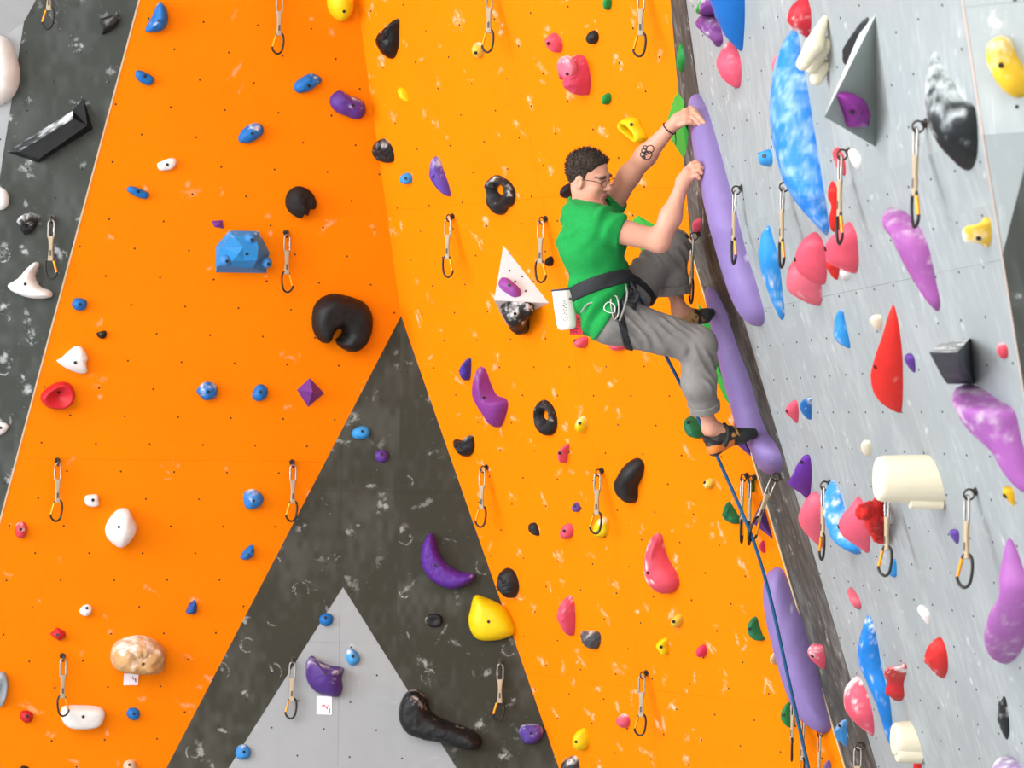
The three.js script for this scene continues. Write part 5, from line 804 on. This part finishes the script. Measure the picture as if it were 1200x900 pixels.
  part('hair', dyed(hairAll, (x, y, z) => { const m = .6 + .9 * noise(x * 150, y * 150, z * 150); return [.03 * m, .0175 * m, .011 * m]; }), clothM, person).userData.label = 'short dark brown hair';
  // glasses
  const gl = []; for (const q of [-1, 1]) { const rim = []; for (let i = 0; i < 20; i++) { const t = i / 20 * 2 * Math.PI; rim.push(hp(.098 - .006 * Math.abs(Math.cos(t)), .001 + .0145 * Math.sin(t), q * (.031 + .021 * Math.cos(t))).toArray()); } gl.push(tube(rim, .0013, 44, true, 6)); gl.push(tube([hp(.092, .008, q * .052).toArray(), hp(.06, .01, q * .067).toArray(), hp(.02, .008, q * .077).toArray(), hp(-.005, .008, q * .08).toArray()], .0015, 20, false, 6)); }
  gl.push(tube([hp(.1, .004, -.01).toArray(), hp(.105, .007, 0).toArray(), hp(.1, .004, .01).toArray()], .0013, 10, false, 6));
  part('glasses', mergeGeometries(gl), MM('#3a2b22', .35, { metalness: .4 }), person).userData.label = 'thin metal-framed glasses';

  // ------------------------------------------------------------ clothes
  const fat = (c, s) => slim(c, -s);
  const slN = V3(elN[0] - shN[0], elN[1] - shN[1], elN[2] - shN[2]).normalize(), slNo = Jv(729, 273, 10.59), cutN = half(slN, slNo), slF = V3(elF[0] - shF[0], elF[1] - shF[1], elF[2] - shF[2]).normalize(), cutF = half(slF, Jv(719, 232, 10.88));
  const sleeveN = field([[shN, elN].map((j, i) => [j[0], j[1], j[2], [.067, .058][i]]), [upN, [shN[0], shN[1], shN[2], .067]]], .03), sleeveF = field([[shF, elF].map((j, i) => [j[0], j[1], j[2], [.062, .055][i]])], .03);
  const tf = field([...fat(torso, .012), [J(702, 350, 10.76, .098), J(715, 374, 10.755, .105)]], .04), hood = field([...chain(J(666, 246, 10.7, .018), J(671, 254, 10.67, .026), J(686, 258, 10.65, .028), J(702, 255, 10.66, .024), J(712, 246, 10.72, .018)), ...chain(J(666, 246, 10.72, .02), J(670, 236, 10.76, .016), J(680, 240, 10.86, .018))], .02);
  const hemN = V3().crossVectors(Jv(740, 330, 10.7).sub(Jv(697, 400, 10.7)), V3(-.05, .1, -1)).normalize(); if (hemN.dot(Jv(740, 400, 10.7).sub(Jv(700, 360, 10.7))) < 0) hemN.negate();
  const hem = half(hemN, Jv(718, 365, 10.7)), throat = field([[neck, [...hp(-.015, -.06, 0).toArray(), .05]]].map((c) => c.map((j) => [j[0], j[1], j[2], .056])), .01), neckCut = half(V3(...hp(0, 0, 0).sub(V3(neck[0], neck[1], neck[2])).normalize().toArray()), V3(neck[0], neck[1], neck[2]));
  const fold = (x, y, z) => 0.0085 * Math.sin((x * .75 - y * .8 + z * .4) * 78 + 7 * noise(x * 7, y * 7, z * 7)) * smooth(.25, .75, noise(x * 9 + 3, y * 9, z * 9)) + .005 * (noise(x * 26, y * 26, z * 26) - .5);
  const shirtF = (x, y, z) => { let d = tf(x, y, z); d = Math.max(d, neckCut(x, y, z) - .035); d = smin(d, hood(x, y, z), .02); d = smin(d, Math.max(sleeveN(x, y, z), cutN(x, y, z)), .03); d = smin(d, Math.max(sleeveF(x, y, z), cutF(x, y, z)), .03); d = Math.max(d, -throat(x, y, z)); if (d < .02 && y > HC.y - .17) { const [f, u, s] = toHead(x, y, z); d = Math.max(d, .016 - headField(f, u, s), .03 - ell(f, u, s, [.05, -.1, 0], [.04, .04, .05])); } return d + fold(x, y, z); };
  const shirt = (x, y, z) => Math.max(shirtF(x, y, z), hem(x, y, z));
  const [tl, th] = bounds([...torso, [shN, J(735, 275, 10.6, .06)], [shF, elF], [J(660, 240, 10.7, .03), J(660, 400, 10.7, .03)]], .05);
  const GREEN = srgb('#008a3a');
  part('shirt', dyed(nets(shirt, tl, th, .007), (x, y, z) => { const m = .9 + .2 * noise(x * 90, y * 90, z * 90); return GREEN.map((v) => v * m); }), clothM, person).userData.label = 'bright green short-sleeved hooded shirt';
  const cuffNo = Jv(827, 478, 10.92), cuffNd = V3(anN[0] - knN[0], anN[1] - knN[1], anN[2] - knN[2]).normalize(), cuffFo = Jv(791, 343, 11.09), cuffFd = V3(anF[0] - knF[0], anF[1] - knF[1], anF[2] - knF[2]).normalize();
  const legN = field([[hipN, knN].map((j, i) => [...j.slice(0, 3), [.096, .071][i]]), [[...knN.slice(0, 3), .071], J(819, 448, 10.85, .066)], [J(819, 448, 10.85, .066), J(829, 490, 10.94, .05)]], .03), legF = field([[hipF, knF].map((j, i) => [...j.slice(0, 3), [.09, .068][i]]), [[...knF.slice(0, 3), .066], J(788, 330, 11.09, .06)], [J(788, 330, 11.09, .06), J(793, 352, 11.1, .055)]], .03), hipFld = field(fat([[peN, peF], [peN, hipN], [peF, hipF]], .004), .04);
  const cutLN = half(cuffNd, cuffNo), cutLF = half(cuffFd, cuffFo), waist = half(V3(-.45, .86, 0).normalize(), Jv(706, 345, 10.8));
  const crease = (x, y, z) => 0.009 * Math.sin((x * .8 + y * .9 - z * .5) * 130 + 8 * noise(x * 10, y * 10, z * 10)) * smooth(.35, .8, noise(x * 12 + 9, y * 12, z * 12)) + .004 * (noise(x * 30, y * 30, z * 30) - .5);
  const pantsF = (x, y, z) => { let d = Math.max(hipFld(x, y, z), waist(x, y, z)); d = smin(d, Math.max(legN(x, y, z), cutLN(x, y, z)), .03); d = smin(d, Math.max(legF(x, y, z), cutLF(x, y, z)), .03); return d + crease(x, y, z); };
  const [pl0, ph0] = bounds([[hipN, knN], [hipF, knF], [knN, J(829, 490, 10.94, .06)], [knF, J(793, 352, 11.1, .06)], [peN, peF]], .05), GREY = srgb('#7f7b77');
  const grey = (x, y, z) => { const m = .88 + .16 * noise(x * 60, y * 60, z * 60) + .08 * noise(x * 400, y * 400, z * 400); return GREY.map((v) => v * m); };
  part('trousers', dyed(nets(pantsF, pl0, ph0, .0065), grey), clothM, person).userData.label = 'faded grey trousers';
  const band = (fld, n, o, w, up0, out, box, cell = .005) => nets((x, y, z) => { const t = Math.abs((x - o.x) * n.x + (y - o.y) * n.y + (z - o.z) * n.z) - w; return Math.max(fld(x, y, z) - out, t, -(fld(x, y, z) + .008), Math.hypot(x - o.x, y - o.y, z - o.z) - up0); }, o.toArray().map((v) => v - box), o.toArray().map((v) => v + box), cell);
  part('trouser_cuff', dyed(band((x, y, z) => legN(x, y, z) + crease(x, y, z), cuffNd, cuffNo.clone().addScaledVector(cuffNd, -.008), .017, .11, .007, .1), grey), clothM, person);
  part('trouser_cuff', dyed(band((x, y, z) => legF(x, y, z) + crease(x, y, z), cuffFd, cuffFo.clone().addScaledVector(cuffFd, -.008), .019, .11, .007, .1), grey), clothM, person);
  // harness: waist belt and two leg loops
  const blk = MM('#1b1c20', .75), beltN = V3(.34, .94, .06).normalize(), beltO = Jv(703, 340, 10.82), mixF = (x, y, z) => Math.min(tf(x, y, z), hipFld(x, y, z));
  const beltTilt = V3(-.32, .94, -.1).normalize();
  part('harness_belt', band(shirtF, beltTilt, beltO, .028, .24, .009, .25, .0065), blk, person).userData.label = 'black padded harness belt';
  const thN = V3(knN[0] - hipN[0], knN[1] - hipN[1], knN[2] - hipN[2]).normalize(), thF = V3(knF[0] - hipF[0], knF[1] - hipF[1], knF[2] - hipF[2]).normalize();
  part('leg_loop', band(pantsF, V3(.93, .2, .1).normalize(), Jv(731, 378, 10.77), .015, .135, .008, .15, .006), blk, person);
  part('leg_loop', band(legF, thF, Jv(747, 340, 11.02), .014, .12, .008, .14, .006), blk, person);
  part('tie_in_loop', mergeGeometries([tube([Jv(738, 330, 10.68), Jv(744, 342, 10.66), Jv(744, 358, 10.68), Jv(738, 372, 10.72)].map((v) => v.toArray()), .008, 24, false, 8), tube([Jv(736, 338, 10.68), Jv(748, 346, 10.66), Jv(742, 354, 10.66), Jv(734, 348, 10.67), Jv(742, 340, 10.65)].map((v) => v.toArray()), .009, 40, false, 8)]), blk, person);
  const cord = MM('#8f8c86', .6);
  part('gear_loop', tube([[681, 366, 10.67], [688, 357, 10.645], [700, 352, 10.635], [708, 344, 10.64]].map((q) => Jv(...q).toArray()), .0035, 30, false, 6), cord, person);
  part('gear_loop', tube([[733, 333, 10.655], [735, 345, 10.64], [731, 362, 10.64], [726, 376, 10.645]].map((q) => Jv(...q).toArray()), .0042, 30, false, 6), cord, person);
  part('harness_carabiner', tube([[717, 348, 10.64], [722, 347, 10.638], [725, 356, 10.636], [724, 370, 10.64], [720, 374, 10.64], [717, 364, 10.638], [716, 354, 10.638]].map((q) => Jv(...q).toArray()), .0042, 50, true, 7), silver, person);
  part('cord_ring', tube([[710, 356, 10.63], [714, 354, 10.632], [720, 358, 10.632], [720, 366, 10.63], [713, 366, 10.625], [708, 362, 10.626]].map((q) => Jv(...q).toArray()), .002, 50, true, 6), MM('#dfe6dc', .5), person);
  // shoes
  const shoe = (caps, ankle, axis, upv, o, pal) => { const [l, h] = bounds(caps, .012), f0 = field(caps, .016); const g = nets((x, y, z) => Math.max(f0(x, y, z), -ankle(x, y, z)), l, h, .0042); return dyed(g, (x, y, z) => { const d = V3(x, y, z).sub(o); return pal(d.dot(axis), d.dot(upv), noise(x * 60, y * 60, z * 60), d); }); };
  const rubber = srgb('#2f3335'), upper = srgb('#26221f'), orangeR = srgb('#d9762c'), tanL = srgb('#9c7546'), gold = srgb('#b98a45');
  { const o = Jv(830, 523, 10.96), axis = Jv(886, 506, 11.03).sub(o).normalize(), upv = V3(0, 1, 0).addScaledVector(axis, -axis.y).normalize();
    const g = shoe([[J(837, 525, 10.965, .034), J(850, 514, 10.98, .036)], [J(850, 514, 10.98, .036), J(868, 511, 11.0, .031)], [J(868, 511, 11.0, .031), J(882, 507.5, 11.02, .021)], [J(841, 508, 10.965, .034), J(856, 507, 10.985, .03)], [J(829, 515, 10.955, .018), J(837, 519, 10.96, .03)]], field([[J(833, 500, 10.95, .029), J(829, 482, 10.93, .045)]], .01), axis, upv, o, (a, b, n) => a < .1 && b < -.032 ? rubber : a < .1 && b < .0 ? orangeR : a > .145 ? rubber : b < -.016 && a > .1 ? rubber : (Math.abs(a - .1) < .008 && b > .012 && b < .028 && n > .35) || (Math.abs(a - .122) < .004 && b > .004 && n > .45) ? gold : upper);
    const s = part('climbing_shoe', g, new THREE.MeshStandardMaterial({ vertexColors: true, roughness: .6 }), person); s.userData.label = 'black and orange climbing shoe';
    part('strap', mergeGeometries([tube([J(848, 497, 10.96, 0), J(853, 503, 10.94, 0), J(853, 514, 10.94, 0), J(849, 523, 10.945, 0)].map((q) => q.slice(0, 3)), .0095, 20, false, 8), tube([J(823, 511, 10.93, 0), J(831, 516, 10.925, 0), J(839, 519, 10.925, 0), J(846, 519, 10.935, 0)].map((q) => q.slice(0, 3)), .0065, 20, false, 8)]), MM('#1c1a19', .7), s);
  }
  { const o = Jv(800, 380, 11.1), axis = Jv(838, 363, 11.15).sub(o).normalize(), upv = V3(0, 1, 0).addScaledVector(axis, -axis.y).normalize();
    const g = shoe([[J(803, 379, 11.09, .029), J(813, 373, 11.11, .032)], [J(813, 373, 11.11, .032), J(826, 370, 11.13, .028)], [J(826, 370, 11.13, .028), J(833, 366.5, 11.145, .019)], [J(803, 370, 11.1, .026), J(812, 370, 11.11, .028)]], field([[J(797, 366, 11.1, .027), J(793, 350, 11.09, .04)]], .01), axis, upv, o, (a, b, n) => a > .085 ? rubber : b < -.02 ? rubber : n > .62 && a > .03 ? upper : tanL);
    part('climbing_shoe', g, new THREE.MeshStandardMaterial({ vertexColors: true, roughness: .6 }), person).userData.label = 'tan and black climbing shoe';
  }
}
// ---------------------------------------------------------------- chalk bag on the harness
{
  const c = at(662, 361, 10.72), g = new THREE.Group(); g.position.copy(c); g.rotation.set(0, .35, .13); tag(g, 'chalk_bag', 'white chalk bag with dark print hanging at the climber’s back', 'chalk bag');
  const prof = [[.001, -.085], [.025, -.085], [.036, -.078], [.04, -.06], [.043, 0], [.044, .055], [.046, .072], [.043, .075], [.036, .066]].map(([a, b]) => new THREE.Vector2(a, b)), bag = new THREE.LatheGeometry(prof, 40).scale(1, 1, .8);
  const p = bag.attributes.position; for (let i = 0; i < p.count; i++) { const k = 1 + .05 * (noise(p.getX(i) * 40, p.getY(i) * 40, p.getZ(i) * 40) - .5); p.setXYZ(i, p.getX(i) * k, p.getY(i), p.getZ(i) * k); } bag.computeVertexNormals();
  part('bag', bag, MM('#e6e2da', .85), g);
  part('rim', new THREE.TorusGeometry(.0455, .004, 8, 40).rotateX(Math.PI / 2).scale(1, 1, .8).translate(0, .073, 0), MM('#3a3a44', .8), g);
  const cv = document.createElement('canvas'); cv.width = 96; cv.height = 256; const q = cv.getContext('2d'); q.fillStyle = '#e6e2da'; q.fillRect(0, 0, 96, 256); const r = rng(77); q.fillStyle = '#23232f'; for (let y = 6; y < 250; y += 13) for (let x = 6; x < 88; x += 11) if (r() < .72) q.fillRect(x, y, 5 + r() * 6, 4 + r() * 6);
  const t = new THREE.CanvasTexture(cv); t.colorSpace = THREE.SRGBColorSpace;
  const patch = new THREE.CylinderGeometry(.0446, .0425, .086, 20, 1, true, -.62, .5).scale(1, 1, .8).translate(0, -.008, 0); part('printed_patch', patch, new THREE.MeshStandardMaterial({ map: t, roughness: .85, side: THREE.DoubleSide }), g).userData.label = 'dark printed lettering patch';
  part('toggle', new THREE.SphereGeometry(.006, 12, 8).scale(1, .8, 1).translate(.012, .034, .036), MM('#3b3b38', .5), g);
  part('buckle', new THREE.BoxGeometry(.012, .03, .05).translate(.045, .07, .0), MM('#17171a', .6), g);
  const tg = document.createElement('canvas'); tg.width = tg.height = 128; const w = tg.getContext('2d'); w.fillStyle = '#cf2136'; w.fillRect(0, 0, 128, 128); w.fillStyle = '#5a0d1d'; for (let y = 26; y < 108; y += 20) for (let x = 14; x < 112; x += 12) if (r() < .75) w.fillRect(x, y, 5 + r() * 7, 6 + r() * 8); const t2 = new THREE.CanvasTexture(tg); t2.colorSpace = THREE.SRGBColorSpace;
  const red = part('red_tag', new THREE.BoxGeometry(.05, .082, .002), [0, 1, 2, 3, 4, 5].map((i) => i === 4 ? new THREE.MeshStandardMaterial({ map: t2, roughness: .7 }) : MM('#cf2136', .7)), g); red.userData.label = 'red woven tag with dark lettering';
  red.position.copy(at(675.5, 380, 10.72).sub(c).applyEuler(new THREE.Euler(0, -.35, -.13, 'ZYX'))); red.rotation.set(0, -.3, -.13);
  part('tag_cord', tube([[.044, .02, 0], [.05, -.02, .004], [.054, -.03, .004]], .0025, 12, false, 6), MM('#1a1a1a', .7), g);
}
// ---------------------------------------------------------------- rope
CLIP.rotation.set(-.36, Math.atan2(PD2.n.x, PD2.n.z), 0, 'YXZ'); CLIP.updateMatrixWorld(true);
const clipEnd = V3(0, -.268, .03).applyMatrix4(CLIP.matrixWorld);
{ const cd = proj(clipEnd)[2], pts = [[740, 343, 10.7], [750, 350, 10.78], [757, 366, 10.92], [765, 385, 10.98], [781, 418, 11.04], [812, 478, 11.12], [838, 530, 11.1], [862, 583, mix(11.1, cd, .6)], [883, 634, cd], [900, 690, cd + .02], [925, 800, cd + .05], [948, 902, cd + .08], [968, 985, cd + .1]].map(([x, y, d]) => at(x, y, d)), o = pts[0].clone();
  const g = new THREE.TubeGeometry(new THREE.CatmullRomCurve3(pts.map((p) => p.sub(o)), false, 'centripetal'), 260, .0072, 9); const m = new THREE.Mesh(g, MM('#0b4a70', .85)); m.position.copy(o); tag(m, 'climbing_rope', 'blue climbing rope running from the climber down past the tufa', 'rope'); }
// shadows on everything
scene.traverse((o) => { if (o.isMesh) { o.castShadow = true; o.receiveShadow = true; } else if (o.isLight && o.shadow) o.castShadow = true; });
renderer.render(scene, camera);
